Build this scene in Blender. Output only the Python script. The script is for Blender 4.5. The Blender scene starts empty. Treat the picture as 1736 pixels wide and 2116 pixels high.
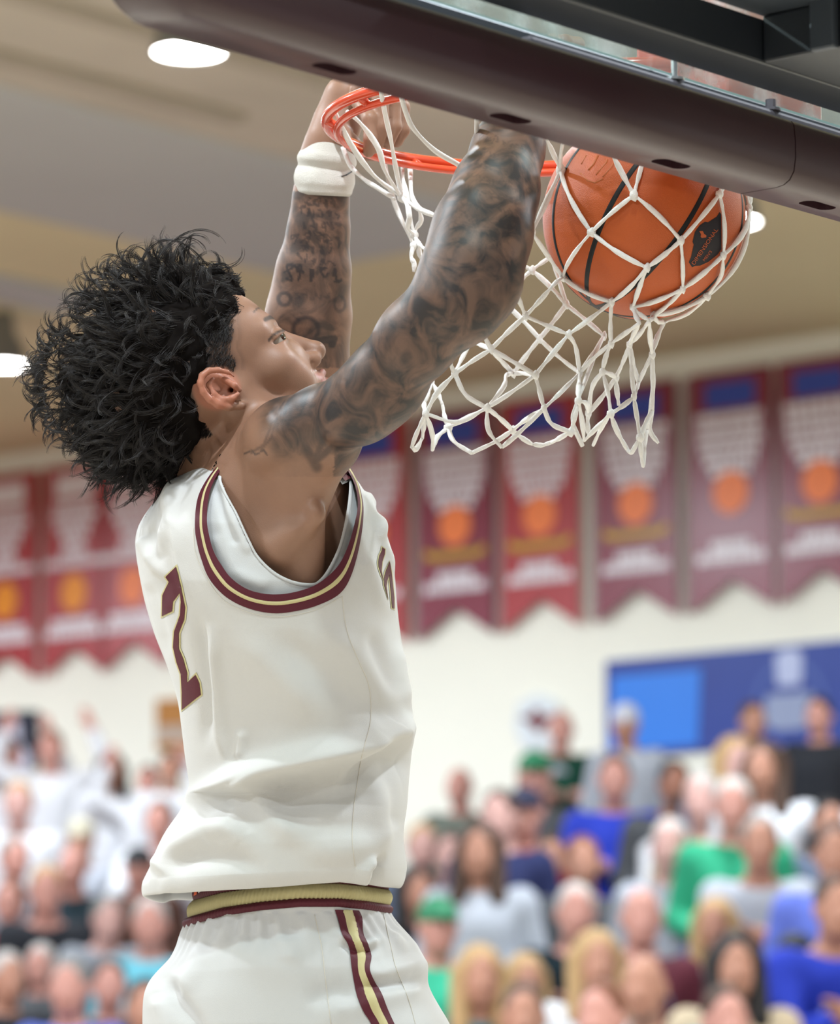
import bpy, bmesh, math, random
import numpy as np
from mathutils import Vector, Matrix
from mathutils.bvhtree import BVHTree

# ------------------------------------------------------------------ camera, world, lights, exposure
SC = bpy.context.scene
COL = SC.collection
FPX = 8800.0                                   # focal length in pixels of the 1736 x 2116 frame
PITCH = math.atan(1292.0 / FPX)
CAM = Vector((0.0, 0.0, 1.9))
cam_data = bpy.data.cameras.new('camera')
cam = bpy.data.objects.new('camera', cam_data)
COL.objects.link(cam)
cam_data.sensor_fit = 'VERTICAL'
cam_data.sensor_height = 36.0
cam_data.sensor_width = 36.0 * 1736 / 2116
cam_data.lens = FPX / 2116.0 * 36.0
cam_data.clip_end = 200
cam.location = CAM
cam.rotation_euler = (math.pi / 2 + PITCH, 0, 0)
cam_data.dof.use_dof = True
cam_data.dof.focus_distance = 4.98
cam_data.dof.aperture_fstop = 5.4
SC.camera = cam
SC.view_settings.view_transform = 'Standard'
SC.view_settings.look = 'None'
SC.view_settings.gamma = 1.0
SC.view_settings.use_curve_mapping = False
SC.view_settings.exposure = 0.0

CR = Vector((1, 0, 0))                                         # camera right, up, forward
CU = Vector((0, -math.sin(PITCH), math.cos(PITCH)))
CF = Vector((0, math.cos(PITCH), math.sin(PITCH)))
AZ = math.radians(40.6)
UX = Vector((math.sin(AZ), math.cos(AZ), 0))                   # along the backboard, towards the side wall
VX = Vector((-math.cos(AZ), math.sin(AZ), 0))                  # along the sideline, away down the court
ZX = Vector((0, 0, 1))

def ray(px, py):
    return CR * ((px - 868.0) / FPX) + CU * ((1058.0 - py) / FPX) + CF
def W(px, py, d):                                              # the point seen at a pixel, d metres deep
    return CAM + ray(px, py) * d
def on_plane(px, py, n, c):                                    # where the line of sight meets the plane n.p = c
    r = ray(px, py)
    return CAM + r * ((c - n.dot(CAM)) / n.dot(r))
def to_px(p):
    q = Vector(p) - CAM
    d = q.dot(CF)
    return 868 + FPX * q.dot(CR) / d, 1058 - FPX * q.dot(CU) / d, d
def court(u, v, z):
    return UX * u + VX * v + ZX * z

world = bpy.data.worlds.new('gym_air')
SC.world = world
world.use_nodes = True
bgn = world.node_tree.nodes['Background']
bgn.inputs[0].default_value = (1.0, 0.98, 0.955, 1)
bgn.inputs[1].default_value = 0.55

WALL_U = 21.0
CEIL_Z = 6.75
LAMPS = []                                                      # (u, v) of visible ceiling lamps, then unseen ones added for light
for px, py in ((390, 112), (4, 757), (1508, 462)):
    p = on_plane(px, py, ZX, 6.42)
    LAMPS.append((p.dot(UX), p.dot(VX)))
du_ = 4.9
for uu in (-2.7, 2.2, 7.1, 12.0):  # grid of unseen lamps added to light the court
    for vv in (-3.5, 1.8, 7.1):
        LAMPS.append((uu, vv))
LAMPS += [(7.1, 12.4), (12.0, 17.7), (7.1, 17.7), (12.0, 23.0), (2.2, 12.4), (16.9, 7.0), (17.0, 23.5)]  # more unseen lamps; last pair added to brighten wall and banners
for i, (lu, lv) in enumerate(LAMPS):
    ld = bpy.data.lights.new('lamp_or_added_light', 'AREA')
    ld.shape = 'DISK'
    ld.size = 0.34
    ld.energy = (330 if lv > 15 else 110 if lv < 0 else 330 if lu < 8 and lv > 5 else 230) if i > 2 else 200
    ld.color = (0.84, 0.925, 1.0)
    lo = bpy.data.objects.new('lamp_or_added_light', ld)
    COL.objects.link(lo)
    lo.location = court(lu, lv, 6.38)

# ------------------------------------------------------------------ helpers
def mat(name, col, rough=0.6, spec=0.4, noise=0.0, nscale=30.0, bump=0.0, bscale=200.0, metal=0.0,
        emit=None, coat=0.0, sheen=0.0, sss=0.0, col2=None):
    m = bpy.data.materials.new(name)
    m.use_nodes = True
    nt = m.node_tree
    b = nt.nodes['Principled BSDF']
    b.inputs['Base Color'].default_value = (*col, 1)
    b.inputs['Roughness'].default_value = rough
    b.inputs['Metallic'].default_value = metal
    b.inputs['Specular IOR Level'].default_value = spec
    b.inputs['Coat Weight'].default_value = coat
    b.inputs['Sheen Weight'].default_value = sheen
    if sss:
        b.inputs['Subsurface Weight'].default_value = sss
        b.inputs['Subsurface Radius'].default_value = (0.012, 0.005, 0.003)
        b.inputs['Subsurface Scale'].default_value = 1.0
    tc = nt.nodes.new('ShaderNodeTexCoord')
    if noise or col2:
        n = nt.nodes.new('ShaderNodeTexNoise')
        n.inputs['Scale'].default_value = nscale
        n.inputs['Detail'].default_value = 4
        nt.links.new(tc.outputs['Object'], n.inputs['Vector'])
        mx = nt.nodes.new('ShaderNodeMix')
        mx.data_type = 'RGBA'
        c2 = col2 if col2 else tuple(max(0, c * (1 - noise)) for c in col)
        c1 = col if col2 else tuple(min(1, c * (1 + noise * 0.6)) for c in col)
        mx.inputs[6].default_value = (*c1, 1)
        mx.inputs[7].default_value = (*c2, 1)
        nt.links.new(n.outputs['Fac'], mx.inputs[0])
        nt.links.new(mx.outputs[2], b.inputs['Base Color'])
    if bump:
        n2 = nt.nodes.new('ShaderNodeTexNoise')
        n2.inputs['Scale'].default_value = bscale
        n2.inputs['Detail'].default_value = 3
        nt.links.new(tc.outputs['Object'], n2.inputs['Vector'])
        bp = nt.nodes.new('ShaderNodeBump')
        bp.inputs['Strength'].default_value = bump
        bp.inputs['Distance'].default_value = 0.002
        nt.links.new(n2.outputs['Fac'], bp.inputs['Height'])
        nt.links.new(bp.outputs['Normal'], b.inputs['Normal'])
    if emit:
        b.inputs['Emission Color'].default_value = (*emit[:3], 1)
        b.inputs['Emission Strength'].default_value = emit[3]
    return m

def srgb(r, g, b):
    def f(c):
        c /= 255.0
        return c / 12.92 if c <= 0.04045 else ((c + 0.055) / 1.055) ** 2.4
    return (f(r), f(g), f(b))

def obj(name, verts, faces, material=None, parent=None, smooth=False, loc=None):
    me = bpy.data.meshes.new(name)
    me.from_pydata([tuple(v) for v in verts], [], [tuple(f) for f in faces])
    if smooth:
        me.shade_smooth()
    if material:
        me.materials.append(material)
    o = bpy.data.objects.new(name, me)
    COL.objects.link(o)
    if parent:
        o.parent = parent
    if loc is not None:
        o.location = loc
    return o

def np_obj(name, V, F, material=None, parent=None, smooth=True):
    me = bpy.data.meshes.new(name)
    V = np.ascontiguousarray(V, dtype=np.float32)
    F = np.ascontiguousarray(F, dtype=np.int32)
    me.vertices.add(len(V))
    me.vertices.foreach_set('co', V.ravel())
    k = F.shape[1]
    me.loops.add(F.size)
    me.loops.foreach_set('vertex_index', F.ravel())
    me.polygons.add(len(F))
    me.polygons.foreach_set('loop_start', np.arange(0, F.size, k, dtype=np.int32))
    me.update(calc_edges=True)
    me.validate()
    if smooth:
        me.shade_smooth()
    if material:
        me.materials.append(material)
    o = bpy.data.objects.new(name, me)
    COL.objects.link(o)
    if parent:
        o.parent = parent
    return o

def tag(o, label=None, cat=None, group=None, kind=None):
    if label: o['label'] = label
    if cat: o['category'] = cat
    if group: o['group'] = group
    if kind: o['kind'] = kind
    return o

def empty(name, loc, label, cat, group=None):
    o = bpy.data.objects.new(name, None)
    COL.objects.link(o)
    o.location = loc
    o.empty_display_size = 0.1
    tag(o, label, cat, group)
    return o

def keep(o, parent):                                            # parent without moving
    o.parent = parent
    o.matrix_parent_inverse = Matrix.Translation(-Vector(parent.location))
    return o

def boxgeo(o, ax, ay, az, bevel=0.0):                            # box from a corner and three edge vectors
    o, ax, ay, az = Vector(o), Vector(ax), Vector(ay), Vector(az)
    bm = bmesh.new()
    vs = [bm.verts.new(o + ax * i + ay * j + az * k) for i in (0, 1) for j in (0, 1) for k in (0, 1)]
    for f in ((0, 1, 3, 2), (4, 6, 7, 5), (0, 4, 5, 1), (2, 3, 7, 6), (0, 2, 6, 4), (1, 5, 7, 3)):
        bm.faces.new([vs[i] for i in f])
    bmesh.ops.recalc_face_normals(bm, faces=bm.faces)
    if bevel:
        bmesh.ops.bevel(bm, geom=list(bm.edges), offset=bevel, segments=2, affect='EDGES', profile=0.5)
    return bm

def bm_obj(name, bm, material=None, parent=None, smooth=False):
    me = bpy.data.meshes.new(name)
    bm.to_mesh(me)
    bm.free()
    if smooth:
        me.shade_smooth()
    if material:
        me.materials.append(material)
    o = bpy.data.objects.new(name, me)
    COL.objects.link(o)
    if parent:
        o.parent = parent
    return o

def box(name, o, ax, ay, az, material=None, parent=None, bevel=0.0):
    return bm_obj(name, boxgeo(o, ax, ay, az, bevel), material, parent)

def smooth_path(pts, n=6, closed=False):                        # Catmull-Rom
    P = [Vector(p) for p in pts]
    out = []
    m = len(P)
    segs = m if closed else m - 1
    for i in range(segs):
        if closed:
            a, b, c, d = P[(i - 1) % m], P[i], P[(i + 1) % m], P[(i + 2) % m]
        else:
            b, c = P[i], P[i + 1]
            a = P[i - 1] if i > 0 else b * 2 - c
            d = P[i + 2] if i + 2 < m else c * 2 - b
        for k in range(n):
            t = k / n
            out.append(0.5 * ((2 * b) + (c - a) * t + (2 * a - 5 * b + 4 * c - d) * t * t + (3 * b - a - 3 * c + d) * t ** 3))
    if not closed:
        out.append(P[-1])
    return out

def tube_geo(pts, radius, sides=8, closed=False, flat=1.0, cap=True):
    pts = [Vector(p) for p in pts]
    n = len(pts)
    V, F = [], []
    ref = None
    for i, p in enumerate(pts):
        if closed:
            t = pts[(i + 1) % n] - pts[i - 1]
        else:
            t = pts[min(i + 1, n - 1)] - pts[max(i - 1, 0)]
        t = t.normalized() if t.length > 1e-9 else Vector((0, 0, 1))
        if ref is None:
            ref = t.orthogonal().normalized()
        ref = (ref - t * ref.dot(t))
        ref = ref.normalized() if ref.length > 1e-6 else t.orthogonal().normalized()
        b = t.cross(ref)
        r = radius(i / max(1, n - 1)) if callable(radius) else radius
        for s in range(sides):
            a = 2 * math.pi * s / sides
            V.append(p + ref * (math.cos(a) * r) + b * (math.sin(a) * r * flat))
    m = n if closed else n - 1
    for i in range(m):
        for s in range(sides):
            j = (i + 1) % n
            F.append((i * sides + s, i * sides + (s + 1) % sides, j * sides + (s + 1) % sides, j * sides + s))
    if cap and not closed:
        F.append(tuple(range(sides - 1, -1, -1)))
        F.append(tuple((n - 1) * sides + s for s in range(sides)))
    return V, F

def tube(name, pts, radius, material=None, parent=None, sides=8, closed=False, flat=1.0):
    V, F = tube_geo(pts, radius, sides, closed, flat)
    return obj(name, V, F, material, parent, smooth=True)

def lathe(profile, n=24):                                       # (r, z) profile about z
    V, F = [], []
    for r, z in profile:
        for k in range(n):
            a = 2 * math.pi * k / n
            V.append((r * math.cos(a), r * math.sin(a), z))
    for i in range(len(profile) - 1):
        for k in range(n):
            F.append((i * n + k, i * n + (k + 1) % n, (i + 1) * n + (k + 1) % n, (i + 1) * n + k))
    return V, F

def extrude_poly(pts, thick):                                    # closed outline of 3-D points pushed along a vector
    n = len(pts)
    V = [Vector(p) for p in pts] + [Vector(p) + thick for p in pts]
    F = [tuple(range(n)), tuple(range(2 * n - 1, n - 1, -1))]
    for i in range(n):
        F.append((i, (i + 1) % n, n + (i + 1) % n, n + i))
    return V, F

# ---- signed distance sculpting: round cones and ellipsoids blended, meshed by surface nets
class Sculpt:
    def __init__(self):
        self.p = []
    def cone(self, a, b, r1, r2, k=0.01, op='u'):
        self.p.append(('c', np.array(a, np.float32), np.array(b, np.float32), r1, r2, k, op))
    def chain(self, pts, k=0.01, op='u'):
        for (a, r1), (b, r2) in zip(pts[:-1], pts[1:]):
            self.cone(a, b, r1, r2, k, op)
    def ball(self, c, r, k=0.01, op='u'):
        self.p.append(('e', np.array(c, np.float32), np.eye(3, dtype=np.float32), np.array((r, r, r), np.float32), 0, k, op))
    def ell(self, c, rad, axes=None, k=0.01, op='u'):
        A = np.eye(3, dtype=np.float32) if axes is None else np.array([list(a) for a in axes], np.float32)
        self.p.append(('e', np.array(c, np.float32), A, np.array(rad, np.float32), 0, k, op))
    @staticmethod
    def dist(q, X):
        if q[0] == 'c':
            a, b, r1, r2 = q[1], q[2], q[3], q[4]
            ba = b - a
            l2 = float(ba @ ba) + 1e-12
            rr = r1 - r2
            a2 = l2 - rr * rr
            pa = X - a
            y = pa @ ba
            z = y - l2
            w = pa * l2 - y[:, None] * ba
            x2 = np.einsum('ij,ij->i', w, w)
            y2 = y * y * l2
            z2 = z * z * l2
            if a2 <= 0:
                return np.minimum(np.linalg.norm(pa, axis=1) - r1, np.linalg.norm(X - b, axis=1) - r2)
            kk = np.sign(rr) * rr * rr * x2
            d = (np.sqrt(np.maximum(x2 * a2 / l2, 0)) + y * rr) / l2 - r1
            m1 = np.sign(z) * a2 * z2 > kk
            m2 = (np.sign(y) * a2 * y2 < kk) & ~m1
            d = np.where(m1, np.sqrt(x2 + z2) / l2 - r2, d)
            d = np.where(m2, np.sqrt(x2 + y2) / l2 - r1, d)
            return d
        L = (X - q[1]) @ q[2].T
        k0 = np.sqrt(np.einsum('ij,ij->i', L / q[3], L / q[3]))
        k1 = np.sqrt(np.einsum('ij,ij->i', L / (q[3] ** 2), L / (q[3] ** 2))) + 1e-9
        return np.where(k0 < 1e-4, -q[3].min(), k0 * (k0 - 1.0) / k1)
    def bound(self, q):
        if q[0] == 'c':
            r = max(q[3], q[4])
            return np.minimum(q[1], q[2]) - r, np.maximum(q[1], q[2]) + r
        r = q[3].max()
        return q[1] - r, q[1] + r
    def eval(self, X, prims):
        d = np.full(len(X), 1.0, np.float32)
        for q in prims:
            e = self.dist(q, X).astype(np.float32)
            k = q[5]
            if q[6] == 'u':
                h = np.maximum(k - np.abs(d - e), 0) / k
                d = np.minimum(d, e) - h * h * k * 0.25
            else:
                e = -e
                h = np.maximum(k - np.abs(d - e), 0) / k
                d = np.maximum(d, e) + h * h * k * 0.25
        return d
    def mesh(self, h, B=24, disp=None):
        lo = np.min([self.bound(q)[0] for q in self.p if q[6] == 'u'], axis=0) - 4 * h
        hi = np.max([self.bound(q)[1] for q in self.p if q[6] == 'u'], axis=0) + 4 * h
        nb = np.ceil((hi - lo) / (B * h)).astype(int)
        ii = np.stack(np.meshgrid(*[np.arange(n) for n in nb], indexing='ij'), -1).reshape(-1, 3)
        C = (lo + (ii + 0.5) * B * h).astype(np.float32)
        hd = math.sqrt(3) * B * h * 0.5
        near = []
        for q in self.p:
            m = self.dist(q, C)
            if q[0] == 'e':
                m = np.minimum(m, np.linalg.norm(C - q[1], axis=1) - q[3].min())
                m = np.where(np.linalg.norm(C - q[1], axis=1) > q[3].max() + hd + q[5], 9.0, m)
            near.append(m < hd * 1.15 + q[5] + 2 * h)
        near = np.array(near)
        isu = np.array([q[6] == 'u' for q in self.p])
        act = np.where(near[isu].any(axis=0))[0]
        g = np.stack(np.meshgrid(*[np.arange(B + 1)] * 3, indexing='ij'), -1).reshape(-1, 3).astype(np.float32)
        N = nb * B + 4
        corner = np.array([(i, j, k) for i in (0, 1) for j in (0, 1) for k in (0, 1)])
        edges = [(a, b) for a in range(8) for b in range(a + 1, 8) if np.abs(corner[a] - corner[b]).sum() == 1]
        vid, vpos, quads = [], [], []
        def gid(c):
            return ((c[:, 0] + 1) * N[1] + (c[:, 1] + 1)) * N[2] + (c[:, 2] + 1)
        for bi in act:
            base = ii[bi] * B
            X = (lo + (base + g) * h).astype(np.float32)
            prims = [self.p[n] for n in np.where(near[:, bi])[0]]
            d = self.eval(X, prims)
            if disp is not None:
                d = d - disp(X)
            if d.min() > 0 or d.max() < 0:
                continue
            d = d.reshape(B + 1, B + 1, B + 1)
            s = d < 0
            cnt = sum(s[c[0]:B + c[0], c[1]:B + c[1], c[2]:B + c[2]].astype(np.int8) for c in corner)
            ac = np.argwhere((cnt > 0) & (cnt < 8))
            if len(ac):
                dv = np.stack([d[ac[:, 0] + c[0], ac[:, 1] + c[1], ac[:, 2] + c[2]] for c in corner], 1)
                acc = np.zeros((len(ac), 3))
                num = np.zeros(len(ac))
                for a, b in edges:
                    da, db = dv[:, a], dv[:, b]
                    m = (da < 0) != (db < 0)
                    t = np.where(m, da / np.where(m, da - db, 1), 0)
                    acc += np.where(m[:, None], corner[a] + t[:, None] * (corner[b] - corner[a]), 0)
                    num += m
                vpos.append(lo + (base + ac + acc / num[:, None]) * h)
                vid.append(gid(base + ac))
            for ax in range(3):
                sl0 = [slice(0, B)] * 3
                sl1 = [slice(0, B)] * 3
                sl1[ax] = slice(1, B + 1)
                a, b = s[tuple(sl0)], s[tuple(sl1)]
                e = np.argwhere(a != b)
                if not len(e):
                    continue
                flip = a[e[:, 0], e[:, 1], e[:, 2]]
                o1, o2 = (ax + 1) % 3, (ax + 2) % 3
                E = base + e
                q4 = []
                for s1, s2 in ((-1, -1), (0, -1), (0, 0), (-1, 0)):
                    c = E.copy()
                    c[:, o1] += s1
                    c[:, o2] += s2
                    q4.append(gid(c))
                q4 = np.stack(q4, 1)
                q4 = np.where(flip[:, None], q4, q4[:, ::-1])
                quads.append(q4)
        vid = np.concatenate(vid)
        vpos = np.concatenate(vpos)
        o = np.argsort(vid)
        vid, vpos = vid[o], vpos[o]
        quads = np.concatenate(quads)
        f = np.searchsorted(vid, quads)
        f = np.minimum(f, len(vid) - 1)
        ok = (vid[f] == quads).all(axis=1)
        return vpos, f[ok]

def proj_np(V):
    q = V - np.array(CAM)
    d = q @ np.array(CF)
    return 868 + FPX * (q @ np.array(CR)) / d, 1058 - FPX * (q @ np.array(CU)) / d, d

def in_poly(x, y, poly):
    n = len(poly)
    r = np.zeros(x.shape, bool)
    j = n - 1
    for i in range(n):
        xi, yi = poly[i]
        xj, yj = poly[j]
        c = ((yi > y) != (yj > y)) & (x < (xj - xi) * (y - yi) / ((yj - yi) if yj != yi else 1e-9) + xi)
        r ^= c
        j = i
    return r

def seg_dist(x, y, pts):                                         # distance to a polyline, and where along it
    best = np.full(x.shape, 1e9)
    where = np.zeros(x.shape)
    side = np.zeros(x.shape)
    L = [0]
    for (a, b), (c, d) in zip(pts[:-1], pts[1:]):
        L.append(L[-1] + math.hypot(c - a, d - b))
    for i, ((ax, ay), (bx, by)) in enumerate(zip(pts[:-1], pts[1:])):
        vx, vy = bx - ax, by - ay
        l2 = vx * vx + vy * vy + 1e-9
        t = np.clip(((x - ax) * vx + (y - ay) * vy) / l2, 0, 1)
        dx, dy = x - ax - t * vx, y - ay - t * vy
        dd = np.hypot(dx, dy)
        m = dd < best
        best = np.where(m, dd, best)
        where = np.where(m, (L[i] + t * (L[i + 1] - L[i])) / L[-1], where)
        side = np.where(m, np.sign(vx * dy - vy * dx), side)
    return best, where, side

def bvh_of(V, F):
    return BVHTree.FromPolygons([tuple(v) for v in V], [tuple(int(i) for i in f) for f in F])

def on_surf(bvh, px, py, off=0.0, fallback=None):
    r = ray(px, py).normalized()
    hit, n, i, d = bvh.ray_cast(CAM, r)
    if hit is None:
        g = W(px, py, fallback or 5.0)
        hit, n, i, d = bvh.find_nearest(g)
    if n.dot(r) > 0:
        n = -n
    return hit + n * off

def decal(name, poly, bvh, off, material, parent, cell=5.0, thick=0.0):
    """flat print laid on a surface: the outline is filled with a fine triangle grid and every vertex rests on the surface"""
    bm = bmesh.new()
    n = len(poly)
    dense = []
    for i in range(n):
        a, b = Vector(poly[i]).to_2d(), Vector(poly[(i + 1) % n]).to_2d()
        k = max(1, int((b - a).length / cell))
        for j in range(k):
            dense.append(a.lerp(b, j / k))
    vs = [bm.verts.new((p.x, p.y, 0)) for p in dense]
    bm.faces.new(vs)
    xs = [p.x for p in dense]; ys = [p.y for p in dense]
    x = min(xs) + cell * 0.5
    while x < max(xs):
        bmesh.ops.bisect_plane(bm, geom=bm.verts[:] + bm.edges[:] + bm.faces[:], plane_co=(x, 0, 0), plane_no=(1, 0, 0))
        x += cell
    y = min(ys) + cell * 0.5
    while y < max(ys):
        bmesh.ops.bisect_plane(bm, geom=bm.verts[:] + bm.edges[:] + bm.faces[:], plane_co=(0, y, 0), plane_no=(0, 1, 0))
        y += cell
    bmesh.ops.triangulate(bm, faces=bm.faces[:])
    for v in bm.verts:
        v.co = on_surf(bvh, v.co.x, v.co.y, off)
    return bm_obj(name, bm, material, parent, smooth=True)

def strip(name, A, B, bvh, off, material, parent, n=4, across=3, closed=False):
    """band between two outlines given on the picture of a surface, laid on that surface"""
    A2 = smooth_path([(a[0], a[1], 0) for a in A], n, closed)
    B2 = smooth_path([(b[0], b[1], 0) for b in B], n, closed)
    V, F = [], []
    for a, b in zip(A2, B2):
        for k in range(across + 1):
            p = a.lerp(b, k / across)
            bulge = math.sin(math.pi * k / across)
            V.append(on_surf(bvh, p.x, p.y, off * (0.5 + 0.5 * bulge)))
    w = across + 1
    for i in range(len(A2) - 1):
        for k in range(across):
            F.append((i * w + k, i * w + k + 1, (i + 1) * w + k + 1, (i + 1) * w + k))
    return obj(name, V, F, material, parent, smooth=True)

# ------------------------------------------------------------------ the setting
M_wall = mat('cream_wall', srgb(250, 250, 238), 0.7, 0.2, noise=0.05, nscale=2)
M_ceil = mat('tan_ceiling', srgb(226, 215, 174), 0.8, 0.1, noise=0.12, nscale=0.6)
M_duct = mat('grey_soffit', srgb(192, 194, 190), 0.7, 0.2, noise=0.12, nscale=0.7)
M_dark = mat('dark_ceiling_gap', srgb(176, 166, 150), 0.8, 0.1, noise=0.1, nscale=3)
M_floor = mat('maple_floor', srgb(200, 190, 174), 0.3, 0.5, noise=0.12, nscale=4)
M_stand = mat('bleacher_grey', srgb(70, 66, 66), 0.6, 0.3, noise=0.1, nscale=4)
M_seat = mat('bleacher_maroon', srgb(120, 34, 34), 0.45, 0.4, noise=0.1, nscale=4)

def struct(o):
    o['kind'] = 'structure'
    return o
def cbox(name, u0, u1, v0, v1, z0, z1, m, parent=None, bevel=0.0):
    return box(name, court(u0, v0, z0), UX * (u1 - u0), VX * (v1 - v0), ZX * (z1 - z0), m, parent, bevel)

struct(cbox('floor', -10, WALL_U, -9, 46, -0.2, 0, M_floor))
struct(cbox('wall_side', WALL_U, WALL_U + 0.25, -9, 46, 0, CEIL_Z + 0.3, M_wall))
struct(cbox('wall_end', -10, WALL_U, 46, 46.25, 0, CEIL_Z + 0.3, M_wall))
ceil_o = struct(cbox('ceiling', -10, WALL_U + 0.25, -9, 46.25, CEIL_Z, CEIL_Z + 0.2, M_ceil))
for v0, v1, z0 in ((9.2, 12.2, 6.72), (14.0, 15.95, 6.71), (17.25, 17.75, 6.72), (19.8, 21.2, 6.72), (23.0, 25.2, 6.72), (28, 31, 6.72)):
    o = cbox('grey_panel', -9, 17.4, v0, v1, z0, CEIL_Z, M_duct, ceil_o, 0.03)
M_mid = mat('warm_grey_panel', srgb(206, 197, 180), 0.75, 0.1, noise=0.22, nscale=1.1)
cbox('grey_panel', -9, 17.4, 12.2, 14.0, 6.725, CEIL_Z, M_mid, ceil_o, 0.01)
for v0, v1 in ((12.7, 12.82), (13.5, 13.62)):
    cbox('ceiling_beam', -9, 14.5, v0, v1, 6.68, CEIL_Z, M_dark, ceil_o, 0.02)

# bleachers
ROW_U0, ROW_D, ROW_H = 11.2, 0.77, 0.278
def row_u(k): return ROW_U0 + ROW_D * k
def row_z(k): return 0.03 + ROW_H * k
V0, V1 = 9.0, 34.0
stand = empty('bleacher', court(ROW_U0, 20, 0), 'maroon and grey stepped bleachers full of spectators along the side wall', 'bleacher')
for k in range(12):
    u = row_u(k)
    o = cbox('step', u, WALL_U - 0.02 if k == 11 else u + ROW_D - 0.01, V0, V1, 0.0, row_z(k), M_stand)
    keep(o, stand)
    s = cbox('bench', u + 0.42, u + 0.74, V0, V1, row_z(k) + 0.36, row_z(k) + 0.42, M_seat, None, 0.01)
    keep(s, stand)
    f = cbox('bench_riser', u + 0.55, u + 0.6, V0, V1, row_z(k) - 0.02, row_z(k) + 0.36, M_seat)
    keep(f, stand)

# ceiling lamps
M_house = mat('lamp_housing', srgb(120, 118, 112), 0.4, 0.5, noise=0.05)
M_lens = mat('lamp_lens', (1, 1, 1), 0.5, 0.2, emit=(1.0, 0.98, 0.95, 24.0))
pv, pf = lathe([(0.02, 0.33), (0.05, 0.33), (0.07, 0.30), (0.08, 0.2), (0.13, 0.12), (0.155, 0.02), (0.16, 0.0), (0.15, 0.0), (0.145, 0.02)], 28)
lv_, lf_ = lathe([(0.0001, 0.006), (0.08, 0.004), (0.145, 0.012)], 28)
lamp_meshes = None
for i, (lu, lv) in enumerate(LAMPS):
    lab = ('round glowing ceiling lamp under the dark maroon padding, upper left' if i == 0 else
           'round glowing ceiling lamp cut by the left edge, level with the hair' if i == 1 else 'bright ceiling lamp peeping out behind the basketball' if i == 2 else 'unseen added light over the court')
    if i > 2:
        break                                                    # the others are added lights without a body
    e = empty('ceiling_lamp', court(lu, lv, 6.42), lab, 'lamp', 'ceiling lamps')
    if lamp_meshes is None:
        a = obj('housing', pv, pf, M_house, e, True)
        b = obj('lens', lv_, lf_, M_lens, e, True)
        lamp_meshes = (a, b)
    else:
        for s in lamp_meshes:
            c = s.copy(); COL.objects.link(c); c.parent = e

# ------------------------------------------------------------------ championship banners on the side wall
M_ban_r = mat('banner_red', srgb(176, 60, 66), 0.32, 0.5, noise=0.12, nscale=3)
M_ban_m = mat('banner_maroon', srgb(136, 52, 72), 0.32, 0.5, noise=0.12, nscale=3)
M_print = mat('banner_white_print', srgb(244, 240, 248), 0.35, 0.4, noise=0.08, nscale=6)
M_blue = mat('banner_blue_print', srgb(62, 84, 180), 0.35, 0.4, noise=0.08, nscale=6)
M_oball = mat('banner_orange_print', srgb(255, 138, 78), 0.4, 0.4, noise=0.05, nscale=6)  # orange paled to stand in for sheen on the banners
M_yball = mat('banner_amber_print', srgb(244, 152, 40), 0.4, 0.4, noise=0.05, nscale=6)
M_gold = mat('banner_gold_print', srgb(200, 160, 56), 0.4, 0.4, noise=0.1, nscale=6)
M_post = mat('banner_gap_strip', srgb(160, 140, 140), 0.6, 0.3, noise=0.1, nscale=6)
BU = WALL_U - 0.06
rng = random.Random(5)
def ban_pt(vc, x, z, off=0.0):
    return court(BU - 0.012 - off, vc - x, z)
def quad(name, vc, x0, x1, z0, z1, m, parent, off=0.004):
    V = [ban_pt(vc, x0, z0, off), ban_pt(vc, x1, z0, off), ban_pt(vc, x1, z1, off), ban_pt(vc, x0, z1, off)]
    return keep(obj(name, V, [(0, 1, 2, 3)], m), parent)
def disc(name, vc, x, z, rx, rz, m, parent, off=0.004, n=24):
    V = [ban_pt(vc, x + rx * math.cos(2 * math.pi * k / n), z + rz * math.sin(2 * math.pi * k / n), off) for k in range(n)]
    return keep(obj(name, V, [tuple(range(n))], m), parent)
BAN = [(14.743, 'm', 1, 1), (15.416, 'm', 0, 2), (16.157, 'm', 1, 3), (16.93, 'r', 1, 4), (17.638, 'm', 1, 5),
       (18.37, 'r', 0, 6), (19.1, 'r', 0, 7), (19.83, 'r', 0, 8), (20.556, 'r', 0, 9), (21.135, 'r', 0, 10), (21.83, 'r', 0, 11)]
NAMES = {8: 'red banner on the wall hidden behind the back of the jersey',
         1: 'maroon banner with blue header and gold ribbon, cut by the right edge',
         2: 'maroon banner with orange ball and no gold ribbon, second from the right edge',
         3: 'maroon banner with orange ball and gold ribbon, right below the loose end of the net',
         4: 'red-maroon banner with paler orange ball and gold ribbon under the middle of the net',
         5: 'maroon banner with orange ball and gold ribbon, nearest the front of the jersey',
         6: 'red banner with glare half hidden by the front shoulder of the jersey',
         9: 'red banner with orange ball touching the back edge of the jersey',
         10: 'red banner with amber ball, next but one to the jersey back on the left',
         11: 'red banner with amber ball at the left edge of the frame'}
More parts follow.
